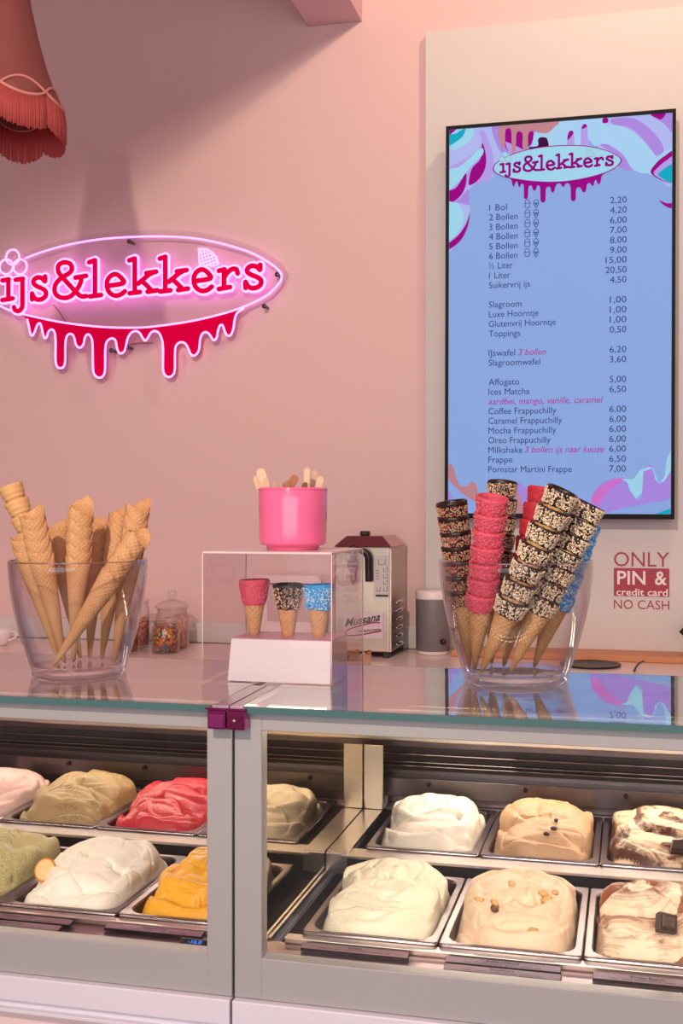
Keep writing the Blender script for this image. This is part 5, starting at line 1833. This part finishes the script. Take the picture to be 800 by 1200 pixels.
DRIP = S([(125, 455), (133, 490), (140, 524), (150, 532), (160, 515), (170, 488), (180, 474), (190, 484), (198, 520), (206, 543), (216, 540), (226, 512), (242, 504), (254, 520), (258, 560), (258, 650), (266, 678), (280, 685), (296, 678), (303, 650), (304, 570), (312, 534), (330, 524), (344, 538), (352, 570), (364, 587), (378, 586), (390, 570), (396, 540), (408, 527), (422, 536), (431, 570), (434, 690), (444, 720), (464, 730), (482, 720), (490, 690), (491, 600), (498, 562), (518, 546), (538, 554), (546, 590), (556, 613), (570, 614), (584, 598), (594, 552), (610, 522), (632, 511), (652, 520), (668, 546), (678, 556), (690, 544), (704, 520), (722, 511), (742, 520), (757, 552), (762, 600), (762, 690), (772, 718), (790, 727), (808, 717), (817, 690), (818, 610), (824, 578), (846, 563), (868, 572), (882, 598), (892, 620), (906, 627), (922, 616), (932, 592), (936, 550), (946, 524), (964, 516), (982, 530), (994, 550), (1004, 553), (1014, 540), (1020, 508), (1030, 484), (1042, 486), (1052, 514), (1064, 532), (1080, 528), (1092, 498), (1098, 456), (1110, 426), (1140, 404)])
SCOOP = [S([(58, 165)])[0], S([(28, 210)])[0], S([(93, 210)])[0]]
SCOOP_R = 8.3
WEDGE = S([(930, 123), (962, 126), (990, 140), (1012, 164), (1024, 196), (1000, 208), (975, 203), (950, 206), (934, 214)])

# ------------------------------------------------------------------ neon sign
YSN = 4.03
def sp(p):
    q = at(p[0], p[1], YSN)
    return (q.x, q.z)
pxm = (at(160, 330, YSN) - at(159, 330, YSN)).length     # metres per drawing pixel
sc = at(157, 350, YSN)
t = thing('neon_sign', (sc.x, YSN, sc.z), 'glowing pink neon sign with an oval, red lettering and dripping edge on the pink wall', 'neon sign')
# clear backing sheet cut round the outline
ell2 = [sp(p) for p in ELL]
dr2 = [sp(p) for p in DRIP]
ecx, ecz = sum(p[0] for p in ell2) / len(ell2), sum(p[1] for p in ell2) / len(ell2)
def off(poly, d):
    n = len(poly); out = []
    for i in range(n):
        a_ = Vector(poly[i - 1]); c_ = Vector(poly[(i + 1) % n]); tt = (c_ - a_)
        if tt.length < 1e-7: continue
        tt.normalize(); out.append((poly[i][0] - tt.y * d, poly[i][1] + tt.x * d))
    return out
top_half = ell2[0:19]; left_half = ell2[25:]
sheet = left_half + top_half + dr2[::-1]
sheet_o = off(sheet, 0.026)
g = MB(); g.prism(sheet_o, YSN + 0.012, YSN + 0.018); g.build('clear_sheet', M['sign_sheet'], t)
g = MB()
top3 = [Vector((p[0], YSN + 0.004, p[1])) for p in ell2]
g.tube(catmull(top3, 5), 0.0037, 8); g.build('oval_tube', M['neon'], t)
g = MB(); g.tube(catmull([Vector((p[0], YSN + 0.004, p[1])) for p in dr2], 4), 0.0040, 8); g.build('drip_tube', M['neon'], t)
# red fill of the drips, between the oval's lower edge and the drip line
low = [p for p in ELL[18:26]]
lowc = [(p.x, p.y) for p in catmull([Vector((p[0], p[1])) for p in low], 8)]
dcut = [p for p in DRIP]
poly = [sp(p) for p in [(p.x, p.y) for p in catmull([Vector(p) for p in dcut], 3)]]
lowp = [sp(p) for p in lowc]
g = MB(); g.prism(poly + lowp, YSN + 0.007, YSN + 0.0095); g.build('drip_fill', M['drip_red'], t)
for gi, strokes in enumerate(GLYPH):
    g = MB(); h = MB()
    for s in strokes:
        pts = [sp(p) for p in s]
        if len(pts) > 4:
            pts = [(p.x, p.y) for p in catmull([Vector(p) for p in pts], 3)]
        g.stroke(pts, 4.9 * pxm, YSN + 0.0005, YSN + 0.006)
        h.stroke(pts, 2.65 * pxm, YSN - 0.0035, YSN + 0.0004)
    lo = g.build('letter_outline', M['neon'], t)
    h.build('letter_face', M['neon_red'], lo)
for p in SCOOP:
    q = sp(p)
    g = MB(); g.tube([(q[0] + SCOOP_R * pxm * math.cos(2 * PI * k / 32), YSN + 0.002, q[1] + SCOOP_R * pxm * math.sin(2 * PI * k / 32)) for k in range(32)], 0.0040, 8, closed=True)
    g.build('scoop_ring', M['neon'], t)
# wafer fan: rim and lattice
w2 = [sp(p) for p in WEDGE]
g = MB(); g.tube([(p[0], YSN + 0.002, p[1]) for p in w2], 0.0034, 8, closed=True)
def inside(pt, poly):
    x, y = pt; c_ = False
    for i in range(len(poly)):
        x1, y1 = poly[i - 1]; x2, y2 = poly[i]
        if (y1 > y) != (y2 > y) and x < (x2 - x1) * (y - y1) / (y2 - y1) + x1: c_ = not c_
    return c_
wx0 = min(p[0] for p in w2); wx1 = max(p[0] for p in w2); wz0 = min(p[1] for p in w2); wz1 = max(p[1] for p in w2)
for ang in (0.25, 0.25 + PI / 2):
    for k in range(-8, 9):
        d_ = Vector((math.cos(ang), math.sin(ang))); nn = Vector((-d_.y, d_.x)); m0 = Vector(((wx0 + wx1) / 2, (wz0 + wz1) / 2)) + nn * k * 0.0125
        ins = [m0 + d_ * s * 0.002 for s in range(-60, 61) if inside(tuple(m0 + d_ * s * 0.002), w2)]
        if len(ins) > 2:
            g.tube([(ins[0].x, YSN + 0.003, ins[0].y), (ins[-1].x, YSN + 0.003, ins[-1].y)], 0.0028, 6)
g.build('wafer_fan', M['neon'], t)
for px, py in ((152, 283), (325, 322), (131, 411), (310, 411 - 52), (150, 407)):
    q = at(px, py, YSN + 0.01)
    g = MB(); g.tube([(q.x, YSN + 0.006, q.z), (q.x, YW - 0.0005, q.z)], 0.0055, 12); g.tube([(q.x, YSN + 0.003, q.z), (q.x, YSN + 0.0075, q.z)], 0.009, 14)
    g.build('standoff', M['steel_dark'], t)
g = MB()
g.tube(catmull([at(62, 357, YW - 0.004), at(70, 366, YW - 0.004), at(78, 380, YW - 0.004)], 4), 0.0022, 6)
g.tube(catmull([at(150, 404, YW - 0.004), at(165, 402, YW - 0.004), at(180, 402, YW - 0.004)], 4), 0.0022, 6)
g.build('wire', M['wire_pink'], t)

# ------------------------------------------------------------------ menu screen
YT = 3.955
def tv(px, py, o=0.0):
    return at(px, py, YT - o)
TL, TR, BR, BL = (at(x, y, YT) for x, y in ((520, 148.5), (791.5, 127), (790.5, 609), (523, 607)))
ctr = (TL + TR + BR + BL) / 4
ex = ((TR - TL) + (BR - BL)).normalized(); ez = Vector((-ex.z, 0, ex.x))
Wt = ((TR - TL).length + (BR - BL).length) / 2; Ht = ((TL - BL).length + (TR - BR).length) / 2
t = thing('menu_screen', ctr, 'tall black framed wall screen showing an ice cream price list', 'screen')
def L2(u, w, y): return Vector((ctr.x, y, ctr.z)) + ex * u + ez * w
def tbox(g, u0, u1, w0, w1, ya, yb):
    g.hexa([L2(u0, w0, ya), L2(u1, w0, ya), L2(u1, w0, yb), L2(u0, w0, yb), L2(u0, w1, ya), L2(u1, w1, ya), L2(u1, w1, yb), L2(u0, w1, yb)])
g = MB(); tbox(g, -Wt / 2 + 0.002, Wt / 2 - 0.002, -Ht / 2 + 0.002, Ht / 2 - 0.002, YT + 0.010, YT + 0.050); g.build('back_shell', M['black'], t)
bz_ = 0.0115
g = MB()
for (u0, u1, w0, w1) in ((-Wt / 2, Wt / 2, Ht / 2 - bz_, Ht / 2), (-Wt / 2, Wt / 2, -Ht / 2, -Ht / 2 + bz_ * 1.5), (-Wt / 2, -Wt / 2 + bz_, -Ht / 2 + bz_ * 1.5, Ht / 2 - bz_), (Wt / 2 - bz_, Wt / 2, -Ht / 2 + bz_ * 1.5, Ht / 2 - bz_)):
    tbox(g, u0, u1, w0, w1, YT - 0.001, YT + 0.010)
g.build('bezel', M['bezel'], t)
SX0, SX1, SZ0, SZ1 = -Wt / 2 + bz_, Wt / 2 - bz_, -Ht / 2 + bz_ * 1.5, Ht / 2 - bz_
g = MB(); tbox(g, SX0, SX1, SZ0, SZ1, YT + 0.004, YT + 0.0095)
scr = g.build('screen', M['scr_base'], t)
g = MB(); tbox(g, -0.15, 0.15, -0.15, 0.15, YT + 0.050, YP - 0.0005); g.build('wall_mount', M['black'], t)

def clip_poly(poly):
    """keep artwork inside the lit area"""
    def cl(P, ins, cut):
        out = []
        for i in range(len(P)):
            a_, c_ = P[i - 1], P[i]
            ia, ic = ins(a_), ins(c_)
            if ia and ic: out.append(c_)
            elif ia and not ic: out.append(cut(a_, c_))
            elif ic: out.append(cut(a_, c_)); out.append(c_)
        return out
    P = poly
    for ax_, lim, sg in ((0, SX0 + .0005, 1), (0, SX1 - .0005, -1), (1, SZ0 + .0005, 1), (1, SZ1 - .0005, -1)):
        if not P: return P
        P = cl(P, lambda p: (p[ax_] - lim) * sg >= 0, lambda a_, c_: tuple(a_[k] + (c_[k] - a_[k]) * (lim - a_[ax_]) / (c_[ax_] - a_[ax_]) for k in (0, 1)))
    return P
def uw(px, py):
    d = at(px, py, YT) - ctr
    return (d.dot(ex), d.dot(ez))
ART = MB()
layer = [0]
def art(pts, mi, ox, oy, s, smooth=True):
    P = [(ox + x / s, oy + y / s) for x, y in pts]
    if smooth:
        P = [(p.x, p.y) for p in catmull([Vector(p) for p in P], 4, closed=True)]
    P = clip_poly([uw(*p) for p in P])
    if len(P) < 3: return
    layer[0] += 1
    y = YT + 0.0038 - 0.00008 * layer[0]
    tris = tessellate_polygon([[Vector((p[0], p[1], 0)) for p in P]])
    ART.add([L2(p[0], p[1], y) for p in P], [tuple(q) for q in tris], mi)
LIL, LBL, CYA, MAG, PUR, TEAL, BEI, PLUM = range(8)
a1 = (510, 120, 5.333)      # drawn over the left half of the top
art([(70, 150), (420, 130), (470, 320), (370, 400), (350, 480), (230, 520), (200, 600), (215, 680), (150, 820), (70, 900)], LBL, *a1)
art([(70, 320), (150, 300), (240, 250), (295, 170), (360, 330), (350, 470), (290, 500), (200, 520), (70, 560)], LIL, *a1)
art([(350, 150), (420, 140), (430, 260), (480, 300), (430, 320), (390, 280)], PUR, *a1)
art([(70, 170), (185, 160), (240, 165), (220, 230), (140, 290), (70, 320)], CYA, *a1)
art([(70, 200), (120, 195), (185, 160), (170, 210), (120, 250), (70, 270)], TEAL, *a1)
art([(70, 165), (130, 160), (110, 185), (70, 210)], MAG, *a1)
art([(70, 300), (150, 290), (230, 235), (260, 190), (290, 250), (230, 320), (150, 370), (70, 400)], LBL, *a1)
art([(292, 250), (315, 330), (310, 410), (270, 480), (210, 516), (215, 450), (235, 400), (280, 350)], MAG, *a1)
art([(70, 430), (150, 400), (220, 340), (270, 290), (298, 290), (290, 330), (220, 400), (160, 480), (70, 550)], CYA, *a1)
art([(70, 560), (130, 530), (190, 440), (185, 530), (140, 600), (70, 630)], MAG, *a1)
art([(70, 640), (150, 600), (205, 540), (210, 640), (180, 720), (150, 640), (110, 620)], PUR, *a1)
art([(70, 640), (110, 622), (150, 640), (178, 700), (165, 770), (120, 830), (70, 850)], CYA, *a1)
art([(70, 890), (140, 830), (190, 760), (214, 690), (200, 780), (150, 870), (70, 925)], MAG, *a1)
a2 = (650, 120, 5.333)      # right half of the top
art([(300, 100), (735, 70), (735, 510), (620, 450), (500, 425), (400, 405), (300, 420)], LBL, *a2)
art([(360, 100), (500, 100), (620, 190), (680, 290), (630, 330), (560, 240), (470, 160), (360, 135)], PUR, *a2)
art([(260, 250), (330, 260), (430, 320), (490, 420), (400, 405), (400, 340), (320, 290)], PUR, *a2)
art([(300, 160), (380, 140), (480, 180), (570, 260), (640, 360), (600, 440), (490, 420), (430, 330), (340, 265), (290, 250)], CYB := 8, *a2)
art([(600, 70), (740, 60), (740, 190), (680, 130)], PUR, *a2)
art([(600, 75), (690, 65), (665, 105), (630, 95)], MAG, *a2)
art([(590, 440), (620, 370), (680, 310), (740, 285), (740, 330), (650, 380), (605, 448)], CYA, *a2)
art([(602, 446), (630, 380), (690, 330), (740, 312), (740, 500)], MAG, *a2)
art([(620, 450), (650, 400), (700, 360), (740, 345), (740, 500)], LIL, *a2)
art([(645, 455), (680, 415), (740, 388), (740, 502)], TEAL, *a2)
art([(650, 610), (700, 630), (740, 628), (740, 662), (690, 648)], MAG, *a2, )
# big drips across the top middle
art([(-90, 130), (300, 95), (305, 240), (250, 270), (200, 230), (110, 320), (-120, 330), (-140, 240), (-120, 180)], CYB, *a2)
art([(75, 270), (80, 195), (100, 175), (118, 195), (118, 290), (75, 300)], LIL, *a2)
art([(80, 235), (82, 195), (100, 175), (116, 190)], MAG, *a2)
art([(163, 270), (165, 150), (184, 133), (203, 150), (206, 225), (215, 270), (190, 300)], LIL, *a2)
art([(165, 165), (184, 133), (202, 150)], MAG, *a2)
art([(298, 100), (330, 98), (330, 125), (300, 128)], MAG, *a2)
art([(415, 140), (590, 130), (600, 260), (480, 310), (430, 260)], MAG, *a1)
art([(436, 250), (480, 262), (540, 290), (570, 310), (480, 330)], LIL, *a1)
art([(412, 140), (755, 112), (735, 160), (700, 190), (650, 190), (610, 178), (580, 195), (576, 290), (545, 280), (545, 200), (525, 180), (505, 200), (500, 310), (478, 305), (474, 180), (455, 160), (436, 180), (434, 260), (418, 285)], BEI, *a1)
art([(640, 235), (655, 218), (685, 218), (700, 232), (700, 285), (600, 292), (585, 280), (640, 270)], PLUM, *a1)
a3 = (510, 480, 2.759)      # bottom strip
art([(510, 270), (550, 230), (600, 222), (620, 235), (590, 270), (540, 320), (500, 330)], PUR, *a3)
art([(505, 280), (560, 232), (612, 222), (560, 262), (520, 310)], 9, *a3)
art([(610, 226), (640, 280), (665, 285), (672, 195), (700, 182), (712, 230), (735, 235), (750, 190), (765, 200), (765, 280), (700, 300), (600, 320), (540, 335), (580, 280)], PUR, *a3)
art([(600, 224), (640, 225), (662, 195), (690, 184), (704, 190), (710, 225), (726, 236), (740, 218), (748, 160), (765, 120), (765, 190), (740, 232), (720, 236), (700, 190), (672, 200), (668, 270), (648, 288), (628, 260), (620, 235)], CYA, *a3, smooth=False)
art([(700, 345), (765, 320), (765, 350)], TEAL, *a3)
art([(40, 185), (55, 180), (75, 240), (100, 248), (118, 232), (135, 250), (134, 292), (110, 288), (70, 255), (40, 220)], BEI, *a3)
art([(262, 240), (300, 260), (318, 278), (290, 300), (285, 345), (262, 345)], PUR, *a3)
art([(262, 260), (280, 300), (284, 345), (262, 345)], BEI, *a3)
art([(40, 260), (62, 300), (90, 345), (40, 345)], PUR, *a3)
AM = [M['scr_lil'], M['scr_lbl'], M['scr_cya'], M['scr_mag'], M['scr_pur'], M['scr_teal'], M['scr_bei'], M['scr_plum'], M['scr_cyb'], M['scr_pink']]
ART.build('artwork', AM, scr, recalc=False)

# emblem
EMB = MB()
kx = (727.5 - 577.5) / (329.5 + 16.0)
def em(p):
    """sign drawing -> screen plane; the drawing is mapped through its own wall plane"""
    q = at(p[0], p[1], YSN)
    return ((q.x - e0.x) * esx + c0_[0], (q.z - e0.z) * esz + c0_[1])
e0 = at(157, 331, YSN)
eL, eR = at(-16.5, 342, YSN), at(329.5, 322, YSN)
cL, cR_ = uw(577.5, 195), uw(727.5, 184)
esx = (cR_[0] - cL[0]) / (eR.x - eL.x)
eT, eB = at(180, 276.8, YSN), at(160, 383.8, YSN)
cT, cB = uw(664, 170.5), uw(652, 213.5)
esz = (cT[1] - cB[1]) / (eT.z - eB.z)
c0_ = (cL[0] + (e0.x - eL.x) * esx, cB[1] + (e0.z - eB.z) * esz)
def flat(poly, mi, lay):
    P = clip_poly(poly)
    tris = tessellate_polygon([[Vector((p[0], p[1], 0)) for p in P]])
    EMB.add([L2(p[0], p[1], YT + 0.0005 - 0.0003 * lay) for p in P], [tuple(q) for q in tris], mi)
ellp = [em((p.x, p.y)) for p in catmull([Vector(p) for p in ELL], 4, closed=True)]
ecen = (sum(p[0] for p in ellp) / len(ellp), sum(p[1] for p in ellp) / len(ellp))
def scale_p(P, k, kz): return [(ecen[0] + (p[0] - ecen[0]) * k, ecen[1] + (p[1] - ecen[1]) * kz) for p in P]
flat([em((p.x, p.y)) for p in catmull([Vector(p) for p in DRIP], 3)] + [em(p) for p in lowc], 0, 0)
flat(scale_p(ellp, 1.012, 1.03), 0, 1)
flat(scale_p(ellp, 0.992, 0.972), 1, 2)
pe = (uw(601, 190)[0] - uw(600, 190)[0])
def pen(pts, hw, mi, lay):
    P = [Vector(p) for p in pts]
    y = YT + 0.0005 - 0.0003 * lay
    for p in P:
        EMB.add([L2(p.x + hw * math.cos(2 * PI * k / 10), p.y + hw * math.sin(2 * PI * k / 10), y) for k in range(10)], [tuple(range(10))], mi)
    for a_, c_ in zip(P, P[1:]):
        d_ = c_ - a_
        if d_.length < 1e-7: continue
        d_.normalize(); n_ = Vector((-d_.y, d_.x)) * hw
        EMB.add([L2(q.x, q.y, y) for q in (a_ + n_, c_ + n_, c_ - n_, a_ - n_)], [(0, 1, 2, 3)], mi)
for strokes in GLYPH:
    for s in strokes:
        pts = [em(p) for p in s]
        if len(pts) > 4: pts = [(p.x, p.y) for p in catmull([Vector(p) for p in pts], 3)]
        pen(pts, 1.48 * pe, 0, 3)
for p in SCOOP:
    q = em(p); r_ = SCOOP_R * 0.43 * pe
    circ = [(q[0] + r_ * math.cos(2 * PI * k / 24), q[1] + r_ * math.sin(2 * PI * k / 24)) for k in range(25)]
    flat(circ[:24], 1, 3.3); pen(circ, 0.28 * pe, 2, 3.6)
wp = [em(p) for p in WEDGE]
pen(wp + [wp[0]], 0.25 * pe, 2, 3.6)
flat(wp, 1, 3.3)
for k in range(1, 5):
    f = k / 5
    pen([(wp[0][0] + (wp[4][0] - wp[0][0]) * f, wp[0][1] + (wp[4][1] - wp[0][1]) * f), (wp[8][0] + (wp[5][0] - wp[8][0]) * f, wp[8][1] + 0.002)], 0.12 * pe, 2, 3.6)
EMB.build('emblem', [M['scr_mag'], M['scr_cya'], M['scr_grey']], scr, recalc=False)

# price list
ROWS = [(0, '1 Bol', 21, '2,20'), (1, '2 Bollen', 33.5, '4,20'), (2, '3 Bollen', 33.5, '6,00'), (3, '4 Bollen', 33.5, '7,00'), (4, '5 Bollen', 33.5, '8,00'), (5, '6 Bollen', 33.5, '9,00'),
        (6, '\u00bd Liter', 28, '15,00'), (7, '1 Liter', 25, '20,50'), (8, 'Suikervrij ijs', 48, '4,50'), (10, 'Slagroom', 38.5, '1,00'), (11, 'Luxe Hoorntje', 58, '1,00'), (12, 'Glutenvrij Hoorntje', 78, '1,00'), (13, 'Toppings', 37, '0,50'),
        (15, 'IJswafel', 31, '6,20'), (16, 'Slagroomwafel', 60, '3,60'), (18, 'Affogato', 36, '5,00'), (19, 'Ices Matcha', 48, '6,50'), (21, 'Coffee Frappuchilly', 79, '6,00'), (22, 'Caramel Frappuchilly', 85.5, '6,00'), (23, 'Mocha Frappuchilly', 79, '6,00'),
        (24, 'Oreo Frappuchilly', 72.5, '6,00'), (25, 'Milkshake', 40, '6,00'), (26, 'Frappe', 28.5, '6,50'), (27, 'Pornstar Martini Frappe', 97, '7,00')]
TX = MB()
tl = uw(573, 247); tb = uw(573, 553.5)
rr = uw(733, 552.5)
rowh = (tl[1] - tb[1]) / 27.0
caph = 7.4 * rowh / 11.35
def row_w(i): return tl[1] - rowh * i
pxw = (uw(620, 400)[0] - uw(570, 400)[0]) / 50.0
for i, s, w, price in ROWS:
    put_text(TX, s, L2(tl[0], row_w(i), YT + 0.0006), ex, ez, caph, width=w * pxw, mi=0)
    pw = {4: 19.0, 5: 24.0}[len(price)]
    put_text(TX, price, L2(rr[0], row_w(i) + rowh * 0.02, YT + 0.0006), ex, ez, caph, width=pw * pxw * 0.98, align='R', mi=0)
for i, s, off_, w in ((15, '3 bollen', 34.5, 32.5), (20, 'aardbei, mango, vanille, caramel', 0, 132), (25, '3 bollen ijs naar keuze', 42.5, 91)):
    put_text(TX, s, L2(tl[0] + off_ * pxw, row_w(i), YT + 0.0006), ex, ez, caph, width=w * pxw, mi=1, shear=0.25)
def line(p, q, hw=0.35):
    P, Q = Vector(p), Vector(q); d_ = (Q - P).normalized(); n_ = Vector((-d_.y, d_.x)) * hw * pxw
    TX.add([L2(v.x, v.y, YT + 0.0006) for v in (P + n_, Q + n_, Q - n_, P - n_)], [(0, 1, 2, 3)], 0)
for i in range(6):
    x = tl[0] + 41.5 * pxw; z = row_w(i) + 0.2 * rowh
    u_ = pxw
    cupl = [(x, z + 4 * u_), (x + .8 * u_, z - 1 * u_), (x + 5.6 * u_, z - 1 * u_), (x + 6.4 * u_, z + 4 * u_)]
    for p, q in zip(cupl, cupl[1:] + cupl[:1]): line(p, q)
    dome = [(x + 3.2 * u_ + 2.9 * u_ * math.cos(PI * k / 6), z + 4 * u_ + 4.2 * u_ * math.sin(PI * k / 6)) for k in range(7)]
    for p, q in zip(dome, dome[1:]): line(p, q)
    x += 10.2 * u_
    con = [(x, z + 3.6 * u_), (x + 3.1 * u_, z - 2.4 * u_), (x + 6.2 * u_, z + 3.6 * u_)]
    for p, q in zip(con, con[1:] + con[:1]): line(p, q)
    line((x + 1.5 * u_, z + .8 * u_), (x + 4.6 * u_, z + 3.6 * u_)); line((x + 4.6 * u_, z + .8 * u_), (x + 1.6 * u_, z + 3.6 * u_))
    dome = [(x + 3.1 * u_ + 2.9 * u_ * math.cos(PI * k / 6), z + 3.6 * u_ + 4.2 * u_ * math.sin(PI * k / 6)) for k in range(7)]
    for p, q in zip(dome, dome[1:]): line(p, q)
TX.build('price_list', [M['scr_ink'], M['scr_magt']], scr, recalc=False)
g = MB(); tbox(g, SX0, SX1, SZ0, SZ1, YT - 0.0012, YT - 0.0008); g.build('cover_glass', M['scr_glass'], t)

# ------------------------------------------------------------------ payment notice on the white board
YD = YP - 0.0012
def dp(px, py): return at(px, py, YD)
t = thing('payment_notice', dp(752, 680), 'dark red payment notice reading ONLY PIN and credit card NO CASH on white board', 'sign')
dx_ = Vector((1, 0, 0)); dz_ = Vector((0, 0, 1))
a_ = dp(719, 665.5); b_ = dp(784, 699.5)
g = MB(); g.box((a_.x, YD - 0.0004, b_.z), (b_.x, YP - 0.0001, a_.z)); blk = g.build('red_block', M['decal_red'], t)
W_ = b_.x - a_.x
pz = (dp(750, 650).z - dp(750, 660).z) / 10
g = MB()
put_text(g, 'ONLY', (a_.x, YD, dp(719, 663.5).z), dx_, dz_, 17.2 * pz, width=W_)
g.build('upper_lettering', M['decal_red'], t)
g = MB()
put_text(g, 'NO CASH', (a_.x, YD, dp(719, 713.2).z), dx_, dz_, 10.8 * pz, width=W_)
g.build('lower_lettering', M['decal_red'], t)
g = MB()
put_text(g, 'PIN', (dp(723, 680).x, YD - 0.0010, dp(723, 684.5).z), dx_, dz_, 15.8 * pz, width=W_ * 0.51, bold=0.014)
put_text(g, '&', (dp(767, 680).x, YD - 0.0010, dp(767, 685).z), dx_, dz_, 15.8 * pz, width=W_ * 0.215, bold=0.014)
put_text(g, 'credit card', (dp(722, 697).x, YD - 0.0010, dp(722, 697.5).z), dx_, dz_, 8.2 * pz, width=W_ * 0.925, bold=0.014)
g.build('white_lettering', M['decal_white'], blk)

# ------------------------------------------------------------------ fringed pendant lamp
LD = 3.05
lc = atd(0, 130, LD)
kk = LD / F
def zy(py): return CAM.z + (HOR - py) * kk
prof = [(0.062, 3.03), (0.066, 2.97), (36 * kk, zy(8)), (43 * kk, zy(40)), (48 * kk, zy(60)), (54.5 * kk, zy(82)), (62 * kk, zy(104)), (69 * kk, zy(120)), (72.5 * kk, zy(128))]
t = thing('pendant_lamp', (lc.x, lc.y, 2.5), 'pink bell shaped hanging lamp, darkened as in shadow, with long fringe at the top left', 'lamp')
NS = 8
def scal(a): return abs(math.sin(NS / 2 * (a + 0.25)))          # 0 at the points, 1 at mid scallop
def edge_z(a): return prof[-1][1] - 0.004 + 0.024 * (1 - scal(a) ** 0.7)
def rad(z):
    for (r0_, z0_), (r1_, z1_) in zip(prof, prof[1:]):
        if z0_ >= z >= z1_: return r0_ + (r1_ - r0_) * (z0_ - z) / (z0_ - z1_)
    return prof[-1][0]
N = 128
vs = []; fs = []; K = 16
for k in range(N):
    a0 = 2 * PI * k / N
    ze = edge_z(a0)
    rib = 1 + 0.018 * (scal(a0) - 0.5)
    for i in range(K + 1):
        z = prof[0][1] + (ze - prof[0][1]) * i / K
        vs.append((lc.x + rad(z) * rib * math.cos(a0), lc.y + rad(z) * rib * math.sin(a0), z))
for k in range(N):
    k2 = (k + 1) % N
    for i in range(K):
        fs.append((k * (K + 1) + i, k2 * (K + 1) + i, k2 * (K + 1) + i + 1, k * (K + 1) + i + 1))
g = MB(); g.add(vs, fs, 0, True)
sh = g.build('shade', M['shade'], t)
md = sh.modifiers.new('thick', 'SOLIDIFY'); md.thickness = 0.002
g = MB()
g.tube([(lc.x + (rad(edge_z(a0)) + 0.003) * math.cos(a0), lc.y + (rad(edge_z(a0)) + 0.003) * math.sin(a0), edge_z(a0)) for a0 in [2 * PI * k / 160 for k in range(160)]], 0.0042, 8, closed=True)
def arc_z(a): return prof[-1][1] + 0.016 + 0.030 * scal(a) ** 0.8
g.tube([(lc.x + (rad(arc_z(a0)) + 0.003) * math.cos(a0), lc.y + (rad(arc_z(a0)) + 0.003) * math.sin(a0), arc_z(a0)) for a0 in [2 * PI * k / 160 for k in range(160)]], 0.0036, 8, closed=True)
g.build('braid', M['braid'], t)
g = MB()
rf = random.Random(5)
for k in range(420):
    a0 = 2 * PI * k / 420
    z = edge_z(a0); r_ = rad(z) + 0.002 + rf.uniform(-.001, .001)
    ln = 0.088 + rf.uniform(-.004, .004)
    da = rf.uniform(-.006, .006)
    r2 = r_ + 0.006 * (1 if True else 0)
    g.tube([(lc.x + r_ * math.cos(a0), lc.y + r_ * math.sin(a0), z), (lc.x + r2 * math.cos(a0 + da * .5), lc.y + r2 * math.sin(a0 + da * .5), z - ln * .5), (lc.x + r2 * math.cos(a0 + da), lc.y + r2 * math.sin(a0 + da), z - ln)], 0.0016, 5)
fr = g.build('fringe', M['fringe'], t)
g = MB()
for zz, rr_ in ((prof[0][1], prof[0][0]), (prof[-1][1] + 0.045, rad(prof[-1][1] + 0.045) - 0.004)):
    g.tube([(lc.x + rr_ * math.cos(2 * PI * k / 48), lc.y + rr_ * math.sin(2 * PI * k / 48), zz) for k in range(48)], 0.0025, 6, closed=True)
for k in range(3):
    a0 = 2 * PI * k / 3
    g.tube([(lc.x, lc.y, prof[0][1]), (lc.x + prof[0][0] * math.cos(a0), lc.y + prof[0][0] * math.sin(a0), prof[0][1])], 0.002, 6)
g.build('wire_frame', M['steel_dark'], t)
g = MB(); g.tube([(lc.x, lc.y, prof[0][1] - 0.09), (lc.x, lc.y, prof[0][1] + 0.02)], 0.018, 16); g.build('lamp_holder', M['black'], t)
g = MB(); g.tube([(lc.x, lc.y, prof[0][1] + 0.02), (lc.x, lc.y, ZC - 0.02)], 0.004, 8); g.build('cord', M['black'], t)
g = MB(); g.lathe([(1e-4, ZC - 0.0005), (0.05, ZC - 0.0005), (0.045, ZC - 0.02), (1e-4, ZC - 0.03)], 24, (lc.x, lc.y, 0)); g.build('ceiling_rose', M['black'], t)
